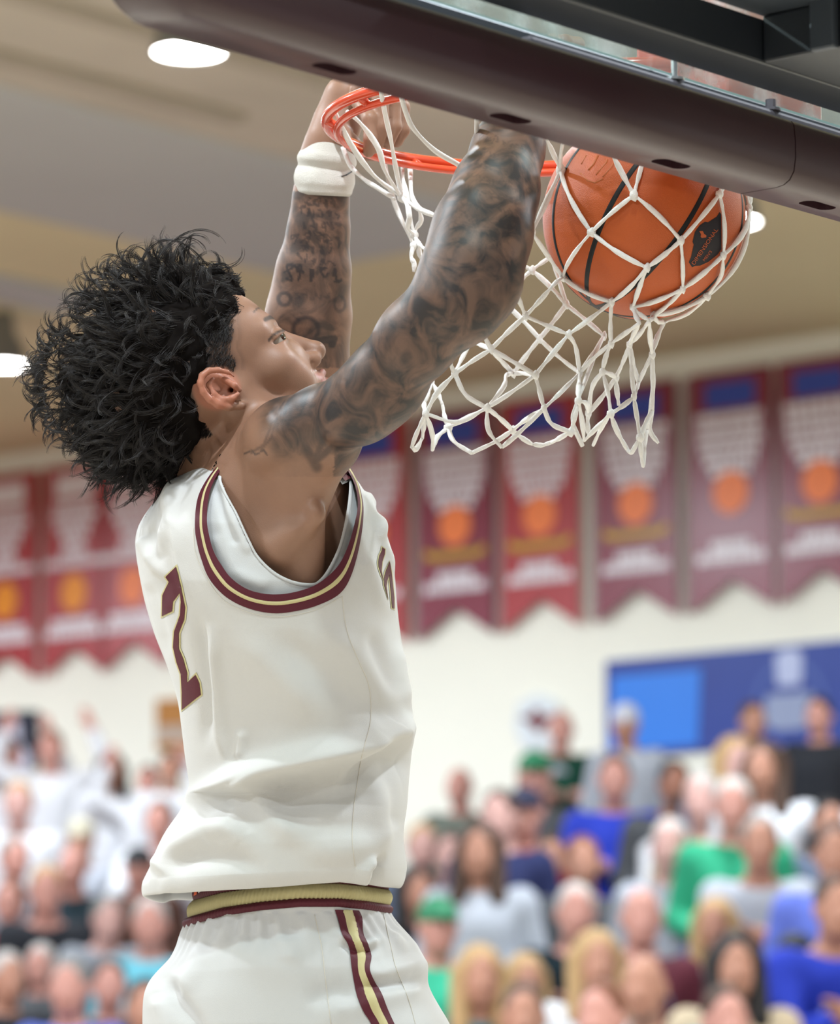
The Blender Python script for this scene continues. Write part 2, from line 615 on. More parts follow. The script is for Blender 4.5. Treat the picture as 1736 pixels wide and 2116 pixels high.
for vc, c, ribbon, idx in BAN:
    hw = 0.315
    top, low, notch = 6.59, 5.10, 5.29
    zs = [top, low, notch]
    outline = [(-hw, top), (hw, top), (hw, low), (0, notch), (-hw, low)]
    V, F = extrude_poly([ban_pt(vc, x, z, 0) for x, z in outline], UX * 0.012)
    m = M_ban_r if c == 'r' else M_ban_m
    b = empty('banner', court(BU, vc, top), NAMES.get(idx, 'red banner on the wall hidden behind the jersey'), 'banner', 'banners on the side wall')
    keep(obj('cloth', V, F, m), b)
    right = idx <= 6
    quad('header_print', vc, -0.19, 0.19, 6.36, 6.52, M_blue if right else M_print, b)
    z = 6.33
    letters = []
    ws = (0.26, 0.25, 0.25, 0.23, 0.2, 0.15, 0.1) if right else (0.2, 0.22, 0.19, 0.14, 0.1, 0.13, 0.29)
    for w in ws:
        x = -w
        # each printed line is a row of letter-sized dashes, too far off to be read
        while x < w - 0.015:
            L = rng.uniform(0.035, 0.075)
            letters.append((x, min(w, x + L), z - 0.056, z))
            x += L + 0.012
        z -= 0.068
    zb = 5.83 if right else 5.68
    if right:
        disc('ball_print', vc, 0, zb, 0.135, 0.135, M_oball, b, 0.005)
    else:
        disc('ball_print', vc, 0, zb, 0.125, 0.135, M_oball if idx == 9 else M_yball, b, 0.005)
    if ribbon:
        quad('ribbon_print', vc, -0.22, 0.22, 5.61, 5.66, M_gold, b, 0.006)
        quad('ribbon_print', vc, -0.26, -0.2, 5.63, 5.68, M_gold, b, 0.005)
        quad('ribbon_print', vc, 0.2, 0.26, 5.63, 5.68, M_gold, b, 0.005)
    for w, zt in ((0.15, 5.53), (0.26, 5.46)) if right else ((0.22, 5.5), (0.27, 5.43)):
        x = -w
        while x < w - 0.015:
            L = rng.uniform(0.035, 0.07)
            letters.append((x, min(w, x + L), zt - 0.062, zt))
            x += L + 0.01
    LV, LF = [], []
    for x0, x1, z0, z1 in letters:
        n = len(LV)
        LV += [ban_pt(vc, x0, z0, 0.004), ban_pt(vc, x1, z0, 0.004), ban_pt(vc, x1, z1, 0.004), ban_pt(vc, x0, z1, 0.004)]
        LF.append((n, n + 1, n + 2, n + 3))
    keep(obj('lettering', LV, LF, M_print), b)['kind'] = 'stuff'
    if idx in (3, 4, 5, 2):
        g = cbox('hanging_strip', BU + 0.0, BU + 0.03, vc + hw + 0.012, vc + hw + 0.05, 5.12, 6.58, M_post)
        keep(g, b)

# other things on the wall
M_bb = mat('blue_banner', srgb(40, 66, 156), 0.4, 0.4, noise=0.12, nscale=3)
M_lb = mat('light_blue_panel', srgb(48, 132, 240), 0.4, 0.4, noise=0.06, nscale=3)
M_wp = mat('pale_print', srgb(190, 200, 236), 0.4, 0.4, noise=0.05, nscale=3)
M_gp = mat('grey_print', srgb(150, 162, 196), 0.4, 0.4, noise=0.05, nscale=3)
M_cp = mat('circle_print', srgb(74, 98, 176), 0.4, 0.4, noise=0.05, nscale=3)
def wall_poly(pts, off):
    return [on_plane(px, py, UX, WALL_U - off) for px, py in pts]
def wall_print(name, pts, m, parent, off):
    return keep(obj(name, wall_poly(pts, off), [tuple(range(len(pts)))], m), parent)
zt, zb, v0, v1 = 4.86, 4.25, 16.44, 12.4
bb = cbox('sponsor_banner', WALL_U - 0.03, WALL_U - 0.015, v1, v0, zb, zt, M_bb)
bb['label'] = 'wide royal blue banner with light blue square on the wall above the crowd'
bb['category'] = 'banner'
def cpoly(name, pts, m, parent, off):
    V = [court(WALL_U - off, v, z) for v, z in pts]
    o = obj(name, V, [tuple(range(len(V)))], m)
    o.parent = parent
    return o
cpoly('panel_print', [(16.41, 4.29), (15.72, 4.29), (15.69, 4.76), (16.38, 4.76)], M_lb, bb, 0.034)
vc = 15.02
cpoly('circle_print', [(vc + 0.28 * math.cos(a), 4.47 + 0.3 * math.sin(a)) for a in np.linspace(0, math.pi, 20)] +
      [(vc + 0.24 * math.cos(a), 4.47 + 0.26 * math.sin(a)) for a in np.linspace(math.pi, 0, 20)], M_cp, bb, 0.036)
cpoly('emblem_print', [(vc + .09, 4.61), (vc + .1, 4.8), (vc + .04, 4.83), (vc - .04, 4.83), (vc - .1, 4.8), (vc - .09, 4.61)], M_wp, bb, 0.038)
cpoly('emblem_print', [(vc + .2, 4.4), (vc + .17, 4.56), (vc - .17, 4.56), (vc - .2, 4.4), (vc - .1, 4.34), (vc + .1, 4.34)], M_gp, bb, 0.038)

M_pd = mat('poster_dark', srgb(44, 46, 62), 0.5, 0.3, noise=0.1)
M_pw = mat('poster_white', srgb(215, 216, 236), 0.5, 0.3, noise=0.1, nscale=5)
po = obj('poster', *extrude_poly(wall_poly([(-60, 1472), (76, 1468), (74, 1588), (-60, 1592)], 0.03), UX * 0.02), M_pd)
tag(po, 'dark poster with a white figure high on the wall at the left edge', 'poster')
wall_print('figure_print', [(-10, 1590), (-8, 1510), (10, 1484), (34, 1482), (42, 1510), (40, 1530), (60, 1560), (62, 1590)], M_pw, po, 0.036)
M_ob = mat('orange_board', srgb(186, 128, 66), 0.6, 0.3, noise=0.1)
M_bg = mat('beige_board', srgb(190, 172, 158), 0.6, 0.3, noise=0.1)
fr = obj('wall_plaque', *extrude_poly(wall_poly([(322, 1446), (440, 1440), (440, 1496), (322, 1500)], 0.05), UX * 0.04), M_ob)
tag(fr, 'orange-brown plaque on the cream wall beside the back of the jersey', 'plaque')
keep(obj('lower_panel', *extrude_poly(wall_poly([(322, 1500), (440, 1496), (440, 1530), (322, 1534)], 0.048), UX * 0.04), M_bg), fr)
keep(obj('lower_edge', *extrude_poly(wall_poly([(322, 1534), (440, 1530), (440, 1546), (322, 1550)], 0.05), UX * 0.04), M_ob), fr)
M_em = mat('emblem_white', srgb(226, 234, 240), 0.5, 0.3, noise=0.03)
M_er = mat('emblem_maroon', srgb(122, 58, 66), 0.5, 0.3, noise=0.1)
em = obj('wall_sign', *extrude_poly(wall_poly([(1070, 1452), (1112, 1432), (1152, 1450), (1160, 1500), (1140, 1546), (1082, 1548), (1062, 1504)], 0.03), UX * 0.02), M_em)
tag(em, 'small pale sign with a maroon emblem on the wall left of the blue banner', 'sign')
wall_print('emblem_print', [(1072, 1482), (1095, 1478), (1108, 1462), (1120, 1478), (1148, 1476), (1128, 1496), (1112, 1518), (1098, 1498)], M_er, em, 0.036)

# dark loudspeaker on the wall, left of the hair
M_spk = mat('speaker_black', srgb(66, 64, 62), 0.6, 0.3, noise=0.1)
sp = empty('wall_speaker', on_plane(95, 862, UX, WALL_U - 0.2), 'small dark loudspeaker up by the ceiling left of the hair', 'speaker')
c_ = on_plane(95, 862, UX, WALL_U - 0.2)
keep(box('cabinet', c_ - UX * 0.08 - VX * 0.1 - ZX * 0.08, UX * 0.16, VX * 0.2, ZX * 0.16, M_spk, None, 0.015), sp)
V, F = lathe([(0.0001, 0.0), (0.05, 0.004), (0.065, 0.012), (0.07, 0.0)], 16)
keep(obj('cone', [c_ - UX * (0.081 + v[2]) + VX * v[0] + ZX * v[1] for v in V], F, M_dark, None, True), sp)
keep(tube('bracket', [c_ + ZX * 0.07, c_ + ZX * 0.11 + UX * 0.1, c_ + ZX * 0.11 + UX * 0.2], 0.012, M_spk, None, 8), sp)

# ------------------------------------------------------------------ backboard, padding, rim, net, ball
RC = W(1083, 252, 5.05)
RU, RV, RZ = RC.dot(UX), RC.dot(VX), RC.z
BV = RV - 0.38                                                   # plane of the glass
BZ = 2.945                                                       # underside of the padding
def bb(u, w, h):                                                 # backboard coordinates: along, towards the court, up
    return court(RU + u, BV + w, BZ + h)
M_pad = mat('maroon_padding', srgb(56, 33, 39), 0.32, 0.5, noise=0.15, nscale=9, bump=0.05, bscale=500)
M_slot = mat('slot_shade_dark', srgb(34, 20, 28), 0.6, 0.3, noise=0.1)  # near-black colour for the shade in the padding slots
M_rail = mat('dark_rail', srgb(70, 76, 84), 0.35, 0.5, noise=0.1, nscale=12, metal=0.3)
M_alu = mat('worn_channel', srgb(92, 90, 97), 0.6, 0.4, noise=0.25, nscale=30, metal=0.15)
M_blk = mat('black_steel', srgb(38, 42, 48), 0.38, 0.5, noise=0.2, nscale=8, bump=0.05, bscale=300)
M_zinc = mat('zinc_bolt', srgb(205, 210, 214), 0.25, 0.5, metal=0.8, noise=0.05)
M_rim = mat('orange_rim', srgb(214, 72, 40), 0.22, 0.5, noise=0.1, nscale=20, coat=0.4)
M_rope = mat('white_net_cord', srgb(236, 234, 232), 0.75, 0.2, noise=0.08, nscale=80, bump=0.5, bscale=700)

def glass_mat():
    m = bpy.data.materials.new('backboard_glass')
    m.use_nodes = True
    nt = m.node_tree
    nt.nodes.remove(nt.nodes['Principled BSDF'])
    out = nt.nodes['Material Output']
    tr = nt.nodes.new('ShaderNodeBsdfTransparent')
    tr.inputs[0].default_value = (0.88, 0.95, 0.93, 1)
    gl = nt.nodes.new('ShaderNodeBsdfGlossy')
    gl.inputs['Roughness'].default_value = 0.02
    df = nt.nodes.new('ShaderNodeBsdfDiffuse')                   # smears left on the pane
    df.inputs[0].default_value = (0.75, 0.8, 0.8, 1)
    n = nt.nodes.new('ShaderNodeTexNoise')
    n.inputs['Scale'].default_value = 22
    n.inputs['Detail'].default_value = 5
    tc = nt.nodes.new('ShaderNodeTexCoord')
    nt.links.new(tc.outputs['Object'], n.inputs['Vector'])
    rp = nt.nodes.new('ShaderNodeMapRange')
    rp.inputs[1].default_value = 0.45
    rp.inputs[2].default_value = 0.75
    rp.inputs[3].default_value = 0.12
    rp.inputs[4].default_value = 0.6
    nt.links.new(n.outputs['Fac'], rp.inputs[0])
    m1 = nt.nodes.new('ShaderNodeMixShader')
    m2 = nt.nodes.new('ShaderNodeMixShader')
    nt.links.new(rp.outputs[0], m1.inputs[0])
    nt.links.new(tr.outputs[0], m1.inputs[1])
    nt.links.new(df.outputs[0], m1.inputs[2])
    m2.inputs[0].default_value = 0.09
    nt.links.new(m1.outputs[0], m2.inputs[1])
    nt.links.new(gl.outputs[0], m2.inputs[2])
    nt.links.new(m2.outputs[0], out.inputs[0])
    return m
M_glass = glass_mat()
M_gedge = mat('glass_edge', srgb(150, 180, 176), 0.2, 0.5, noise=0.1, nscale=30)

board = empty('backboard', bb(0, 0, 0.1), 'glass basketball backboard in a dark metal frame above the maroon padding', 'backboard')
def bbox(name, u0, u1, w0, w1, h0, h1, m, parent, bevel=0.0):
    o = box(name, bb(u0, w0, h0), UX * (u1 - u0), VX * (w1 - w0), ZX * (h1 - h0), m, None, bevel)
    return keep(o, parent) if parent else o
UL, UR = -1.02, 1.02
bbox('glass_pane', UL + 0.02, UR - 0.02, -0.006, 0.006, 0.098, 1.1, M_glass, board)
bbox('glass_edge', UL + 0.02, UR - 0.02, -0.0075, 0.0075, 0.0945, 0.0985, M_gedge, board)
bbox('frame_rail', UL + 0.02, UR - 0.02, -0.013, 0.013, 0.03, 0.0944, M_rail, board, 0.002)
bbox('frame_channel', -0.493, UR - 0.02, -0.031, -0.0135, 0.03, 0.084, M_alu, board, 0.004)
for uu, hh, rr, tall in ((-0.237, 0.085, 0.0035, 0.035), (-0.06, 0.084, 0.006, 0.013)):
    V, F = lathe([(0.0001, 0), (0.011, 0), (0.011, 0.003), (rr, 0.004), (rr, tall), (0.0001, tall)], 10)
    keep(obj('bolt', [bb(uu, -0.023, hh) + Vector(v) for v in V], F, M_zinc if uu < -0.1 else M_alu, smooth=False), board)
for uu in (-0.122, 0.02):
    V, F = lathe([(0.0001, 0.006), (0.005, 0.004), (0.0075, 0.0)], 10)
    keep(obj('rivet', [bb(uu, -0.031 - v[2] * 0.6, 0.068) + UX * v[0] + ZX * v[1] for v in V], F, M_alu), board)

# padding: a profile swept along the bottom edge and up round the left corner
PROF = [(0.03, 0.0), (0.043, 0.010), (0.046, 0.035), (0.042, 0.066), (0.034, 0.073), (0.018, 0.073), (0.018, 0.03), (-0.034, 0.03), (-0.034, 0.068),
        (-0.0355, 0.0725), (-0.041, 0.0725), (-0.0445, 0.068), (-0.0465, 0.05), (-0.0465, 0.03), (-0.044, 0.015), (-0.038, 0.006), (-0.03, 0.0015), (-0.02, 0.0)]
def sweep(name, path, parent):
    V, F = [], []
    n = len(PROF)
    for p, nin in path:
        for w, h in PROF:
            V.append(p + VX * w + nin * h)
    for i in range(len(path) - 1):
        for k in range(n):
            F.append((i * n + k, i * n + (k + 1) % n, (i + 1) * n + (k + 1) % n, (i + 1) * n + k))
    F.append(tuple(range(n)))
    F.append(tuple((len(path) - 1) * n + k for k in range(n - 1, -1, -1)))
    o = obj(name, V, F, M_pad, smooth=True)
    o.data.set_sharp_from_angle(angle=math.radians(40))
    return keep(o, parent)
padding = empty('backboard_padding', bb(0, 0, 0), 'dark maroon padding with oblong slots along the bottom edge of the backboard', 'padding')
UC = -0.047                                                      # joint between the two lengths of padding
ul = -1.0
path = [(bb(UC - 0.001, 0, 0), ZX)]
for k in range(1, 15):
    path.append((bb(UC + (ul - UC) * k / 15, 0, 0), ZX))
rad = 0.055
for k in range(0, 7):
    a = math.pi / 2 * k / 6
    c = bb(ul, 0, rad)
    path.append((c - ZX * rad * math.cos(a) - UX * rad * math.sin(a), (ZX * math.cos(a) + UX * math.sin(a)).normalized()))
path.append((bb(ul - rad, 0, 0.4), UX))
pad_a = sweep('pad_length', path, padding)
pad_b = sweep('pad_length', [(bb(UC + 0.001, 0, 0.0), ZX), (bb(0.5, 0, 0), ZX), (bb(1.0, 0, 0), ZX)], padding)
def slot_shape(u, grow, h0, h1):
    pts = []
    for k in range(20):
        a = 2 * math.pi * k / 20
        cx = 0.0165 if math.cos(a) > 0 else -0.0165
        pts.append((u + cx + (0.0115 + grow) * math.cos(a), -0.001 + (0.0115 + grow) * math.sin(a)))
    V = [bb(x, w, h0) for x, w in pts] + [bb(x, w, h1) for x, w in pts]
    n = len(pts)
    F = [tuple(range(n)), tuple(range(2 * n - 1, n - 1, -1))] + [(i, (i + 1) % n, n + (i + 1) % n, n + i) for i in range(n)]
    return V, F
slots = (-0.764 - 0.274, -0.764, -0.49, -0.216, 0.058, 0.332)
cutters = []
for s in slots[1:4]:
    V, F = slot_shape(s, 0, -0.01, 0.012)
    me = bpy.data.meshes.new('cutter')
    me.from_pydata([tuple(v) for v in V], [], F)
    bm = bmesh.new(); bm.from_mesh(me); bmesh.ops.recalc_face_normals(bm, faces=bm.faces); bm.to_mesh(me); bm.free()
    cutters.append(me)
def cut_slots(o, sl):
    for s in sl:
        V, F = slot_shape(s, 0, -0.01, 0.014)
        c = obj('cutter', V, F)
        bm = bmesh.new(); bm.from_mesh(c.data); bmesh.ops.recalc_face_normals(bm, faces=bm.faces); bm.to_mesh(c.data); bm.free()
        md = o.modifiers.new('b', 'BOOLEAN')
        md.operation = 'DIFFERENCE'
        md.solver = 'EXACT'
        md.object = c
        dg = bpy.context.evaluated_depsgraph_get()
        me = bpy.data.meshes.new_from_object(o.evaluated_get(dg))
        o.modifiers.clear()
        o.data = me
        bpy.data.objects.remove(c)
bmx = bmesh.new(); bmx.from_mesh(pad_a.data); bmesh.ops.recalc_face_normals(bmx, faces=bmx.faces); bmx.to_mesh(pad_a.data); bmx.free()
bmx = bmesh.new(); bmx.from_mesh(pad_b.data); bmesh.ops.recalc_face_normals(bmx, faces=bmx.faces); bmx.to_mesh(pad_b.data); bmx.free()
cut_slots(pad_a, slots[1:4])
cut_slots(pad_b, slots[4:])
for s in slots[1:]:  # dark plates stand in for the shade inside the slots
    V, F = slot_shape(s, -0.0006, 0.009, 0.0138)
    o = obj('slot_shade', V, F, M_slot)
    keep(o, padding)
    o['label'] = 'painted shade in an oblong slot'

# steel arm behind the glass
arm = empty('backboard_support', bb(0, -0.2, 0.1), 'black steel support arm carrying the backboard, upper right', 'support')
bbox('cross_beam', UL, UR, -0.12, -0.05, 0.094, 0.143, M_blk, arm, 0.003)
bbox('arm_beam', -0.21, 0.21, -0.9, -0.121, 0.094, 0.146, M_blk, arm, 0.003)
bbox('gusset_plate', -0.62, 0.62, -0.5, -0.118, 0.1465, 0.1535, M_rail, arm, 0.001)
bbox('flange', -0.222, -0.2105, -0.222, -0.19, 0.092, 0.165, M_rail, arm, 0.003)
bbox('hanger_plate', -0.145, -0.128, -0.3, -0.215, -0.07, 0.5, M_blk, arm, 0.004)
V, F = lathe([(0.0001, 0.012), (0.012, 0.010), (0.016, 0.0)], 12)
keep(obj('bolt_head', [bb(-0.15, -0.255, 0.12) - UX * v[2] + VX * v[0] + ZX * v[1] for v in V], F, M_alu, smooth=True), arm)

# rim
rim = empty('basketball_hoop', RC, 'orange double basketball rim gripped by the player under the padding', 'rim')
RR = 0.2345
def ring_pts(r, z, n=72):
    return [RC + UX * r * math.cos(2 * math.pi * k / n) + VX * r * math.sin(2 * math.pi * k / n) + ZX * z for k in range(n)]
keep(tube('ring', ring_pts(RR, 0), 0.0068, M_rim, None, 12, True), rim)
keep(tube('net_ring', ring_pts(RR - 0.013, -0.0115), 0.0050, M_rim, None, 10, True), rim)
for k in range(12):
    a = 2 * math.pi * (k + 0.5) / 12
    d = UX * math.cos(a) + VX * math.sin(a)
    keep(tube('ring_tie', [RC + d * RR - ZX * 0.002, RC + d * (RR - 0.0065) - ZX * 0.006, RC + d * (RR - 0.013) - ZX * 0.0105], 0.0052, M_rim, None, 8), rim)
keep(box('neck', bb(-0.085, 0.03, 0.105), UX * 0.17, VX * 0.118, ZX * 0.125, M_rim, None, 0.006), rim)
keep(box('mounting_plate', bb(-0.09, 0.012, 0.1), UX * 0.18, VX * 0.018, ZX * 0.15, M_rim, None, 0.004), rim)
for s in (-1, 1):
    keep(tube('brace', [bb(s * 0.07, 0.05, 0.15), bb(s * 0.13, 0.14, 0.15), bb(s * 0.16, 0.21, 0.146)], 0.009, M_rim, None, 8), rim)

# ball
BALL_C = W(1331, 451, 5.06)
BALL_R = 0.1205
M_ball = mat('orange_ball_leather', srgb(180, 82, 30), 0.46, 0.4, noise=0.06, nscale=14, bump=0.35, bscale=900)
M_seam = mat('ball_seam_black', srgb(24, 26, 28), 0.5, 0.3, noise=0.1)
bm = bmesh.new()
bmesh.ops.create_icosphere(bm, subdivisions=6, radius=BALL_R)
ball = bm_obj('basketball', bm, M_ball, None, True)
ball.location = BALL_C
tag(ball, 'orange basketball with black seams dropping through the net', 'ball')
def on_ball(px, py, off=0.0):
    r = ray(px, py)
    o = CAM - BALL_C
    a, b, c = r.dot(r), 2 * r.dot(o), o.dot(o) - (BALL_R + off) ** 2
    dsc = b * b - 4 * a * c
    if dsc < 0:
        t = -b / (2 * a)
        p = CAM + r * t
        return BALL_C + (p - BALL_C).normalized() * (BALL_R + off)
    return CAM + r * ((-b - math.sqrt(dsc)) / (2 * a))
def ball_seam(p3, width=0.0062):
    q = [on_ball(*p) - BALL_C for p in p3]
    n = (q[1] - q[0]).cross(q[2] - q[0]).normalized()
    h = n.dot(q[0])
    r = math.sqrt(max(1e-6, BALL_R ** 2 - h * h))
    e1 = (q[0] - n * h).normalized()
    e2 = n.cross(e1)
    V, F = [], []
    N = 96
    for k in range(N):
        a = 2 * math.pi * k / N
        c = n * h + (e1 * math.cos(a) + e2 * math.sin(a)) * r
        d = c.normalized()
        t = (e2 * math.cos(a) - e1 * math.sin(a))
        s = d.cross(t)
        for x, z in ((-0.5, 0.0002), (-0.25, 0.0007), (0.25, 0.0007), (0.5, 0.0002)):
            V.append(d * (BALL_R + z) + s * (x * width))
    for k in range(N):
        for j in range(3):
            F.append((k * 4 + j, k * 4 + j + 1, ((k + 1) % N) * 4 + j + 1, ((k + 1) % N) * 4 + j))
    return obj('seam', V, F, M_seam, ball, True)
ball_seam([(1180, 330), (1143, 455), (1162, 548)])
ball_seam([(1312, 345), (1228, 505), (1226, 632)])
ball_seam([(1459, 388), (1400, 490), (1303, 597)])
ball_seam([(1512, 530), (1460, 598), (1392, 640)])
# prints on the ball
bm = bmesh.new(); bmesh.ops.create_icosphere(bm, subdivisions=5, radius=BALL_R)
bm.transform(Matrix.Translation(BALL_C))
bvh_ball = BVHTree.FromBMesh(bm); bm.free()
def lift(o, parent):
    o.parent = parent
    o.matrix_parent_inverse = Matrix.Translation(-parent.location)
    return o
M_pr1 = mat('ball_print_black', srgb(34, 30, 36), 0.5, 0.3, noise=0.1)
M_pr2 = mat('ball_print_rust', srgb(176, 84, 44), 0.5, 0.3, noise=0.1)
M_pr3 = mat('ball_print_faint', srgb(176, 98, 58), 0.5, 0.3, noise=0.1)
def z2(pts, ox, oy, s):
    return [(ox + x / s, oy + y / s) for x, y in pts]
shield = z2([(330, 1990), (215, 1820), (290, 1640), (380, 1230), (340, 1130), (420, 800), (580, 580), (760, 460), (860, 480), (1150, 290), (1250, 130), (1300, 200), (1310, 1380), (1180, 1560), (880, 1800), (600, 1930), (420, 1940)], 1410, 430, 16.28)
lift(decal('emblem_print', shield, bvh_ball, 0.0004, M_pr1, None, 6), ball)
spark = z2([(560, 770), (680, 770), (720, 860), (800, 920), (790, 980), (640, 1000), (600, 950), (620, 880)], 1410, 430, 16.28)
lift(decal('emblem_mark', spark, bvh_ball, 0.0008, M_pr2, None, 6), ball)
def text_decal(name, txt, ox, oy, ang, size, bvh, off, m, parent, stretch=1.0, shear=0.0):
    cu = bpy.data.curves.new('t', 'FONT')
    cu.body = txt
    cu.size = size
    cu.resolution_u = 3
    ob = bpy.data.objects.new('t', cu)
    COL.objects.link(ob)
    dg = bpy.context.evaluated_depsgraph_get()
    me = bpy.data.meshes.new_from_object(ob.evaluated_get(dg))
    bpy.data.objects.remove(ob)
    bm = bmesh.new(); bm.from_mesh(me)
    bmesh.ops.triangulate(bm, faces=bm.faces[:])
    ca, sa = math.cos(ang), math.sin(ang)
    for v in bm.verts:
        x, y = v.co.x * stretch + shear * v.co.y, v.co.y
        v.co = on_surf(bvh, ox + x * ca - y * sa, oy - x * sa - y * ca, off)
    return bm_obj(name, bm, m, parent)
lift(text_decal('lettering', 'DIMENSIONAL', 1434, 548, math.radians(56), 11.5, bvh_ball, 0.0009, M_pr2, None, 1.18), ball)
lift(text_decal('lettering', "MEN'S", 1455, 540, math.radians(52), 8, bvh_ball, 0.0009, M_pr2, None, 1.2), ball)
for k, pts in enumerate(([(1202, 340), (1212, 322)], [(1216, 352), (1227, 340), (1236, 322)], [(1232, 362), (1252, 338), (1256, 330)], [(1246, 366), (1262, 348), (1270, 335)], [(1200, 358), (1215, 374), (1230, 378), (1246, 370)])):
    P = [on_ball(x, y, -0.0006) for x, y in pts]
    V, F = tube_geo(P, 0.0013 if k != 1 else 0.0018, 6)
    lift(obj('faint_mark', V, F, M_pr3, None, True), ball)

# net: every cord between two knots is a part of its own
net = empty('basketball_net', RC - ZX * 0.02, 'white cord basketball net swung out by the dunk', 'net')
ND = {}
def node(n, x, y, k):
    if k == 'b':
        p = on_ball(x, y, 0.0045)
    elif isinstance(k, (int, float)):
        p = W(x, y, k)
    ND[n] = p
F1, B1d, MM = 4.985, 5.13, 5.06
for n, x, y, k in [
    ('t1a', 1128, 285, 4.90), ('t1b', 1164, 290, 4.91), ('t2a', 1262, 312, 4.93), ('t2b', 1330, 325, 4.95), ('t8', 1489, 370, 5.0), ('t14a', 1530, 385, 5.06), ('t14b', 1548, 385, 5.08),
    ('n1', 1159, 352, 'b'), ('n2', 1310, 403, 'b'), ('n3', 1222, 480, 'b'), ('n4', 1099, 480, 4.95), ('n5', 1163, 573, 'b'), ('n6', 1337, 553, 'b'),
    ('n7', 1407, 497, 'b'), ('n8', 1487, 401, 'b'), ('n9', 1495, 527, 'b'), ('n10', 1411, 597, 'b'), ('n11', 1308, 635, 'b'), ('n12', 1461, 612, 'b'),
    ('n13', 1350, 652, 'b'), ('n14', 1549, 430, 'b'), ('n15', 1264, 624, 'b'),
    ('n16', 1263, 710, 5.02), ('n17', 1175, 691, 5.0), ('n18', 1170, 629, 5.15), ('n19', 1115, 700, 5.14), ('n20', 1248, 694, 5.13),
    ('n21', 1198, 770, 5.05), ('n22', 1086, 653, 4.98), ('n23', 1140, 593, 4.98),
    ('b1', 1099, 558, 5.15), ('b1l', 1066, 545, 5.15), ('b1r', 1140, 530, 5.15), ('b2', 1040, 624, 5.15), ('b2u', 1066, 585, 5.15),
    ('n25', 1015, 722, 4.98), ('n25u', 980, 655, 4.95), ('n22u', 1054, 578, 4.95), ('b3', 973, 706, 5.13), ('b3l', 955, 699, 5.13),
    ('n26', 940, 772, 4.98), ('n26u', 930, 735, 4.96), ('n27', 1106, 775, 4.98), ('b4', 1061, 772, 5.13), ('b4b', 1046, 775, 5.08),
    ('n28', 1006, 843, 4.97), ('n29', 880, 855, 4.98), ('b5', 892, 789, 5.12), ('b5d', 876, 832, 5.1), ('b6', 926, 884, 5.08), ('b6u', 915, 838, 5.1),
    ('l1', 851, 923, 5.0), ('l1b', 873, 905, 5.03), ('l2', 894, 930, 5.05), ('n32', 1059, 889, 5.06), ('n33', 1124, 844, 4.98),
    ('h1', 975, 936, 5.04), ('h2', 1037, 925, 4.98), ('h3', 1100, 918, 5.08), ('h4', 1140, 914, 5.08), ('n40', 1178, 893, 5.0),
    ('n34', 1195, 828, 5.0), ('n35', 1245, 768, 5.03), ('n36', 1216, 854, 5.09), ('n36d', 1217, 900, 5.09), ('n37', 1262, 855, 5.02), ('n38', 1273, 780, 5.1), ('n38d', 1279, 838, 5.1),
    ('n39', 1301, 712, 5.05), ('n41', 1310, 820, 5.04), ('x1', 1204, 922, 5.02), ('x2', 1207, 911, 5.05), ('x3', 1226, 920, 5.07),
    ('x4', 1296, 928, 5.04), ('n42', 1323, 904, 5.03), ('x5', 1329, 964, 5.04), ('n43', 1348, 733, 5.06), ('m1', 1342, 662, 5.0), ('m2', 1372, 668, 5.08), ('m3', 1322, 668, 4.98),
    ('x6', 1361, 916, 5.07), ('n44', 1320, 790, 5.08), ('n45', 1348, 850, 5.07), ('n46', 1336, 890, 5.09),
    # upper left, from the rim
    ('k1', 831, 407, 5.16), ('k2', 817, 412, 5.13), ('k3', 856, 486, 5.16), ('k4', 854, 508, 5.15), ('kx', 905, 449, 5.14), ('k5', 872, 516, 5.14), ('k6', 857, 558, 5.14), ('k7', 846, 480, 5.16),
    ('ra', 694, 232, 5.03), ('rb', 717, 230, 5.05), ('rc', 708, 303, 5.17), ('rd', 787, 185, 4.86), ('re', 828, 195, 4.84), ('rf', 985, 240, 4.82), ('rfe', 976, 330, 4.95), ('ree', 972, 356, 5.02),
    ('rg', 795, 326, 5.24), ('rh', 840, 338, 5.26), ('rh2', 832, 342, 5.26), ('gd', 807, 400, 5.2), ('gk', 823, 452, 5.19)]:
    node(n, x, y, k)
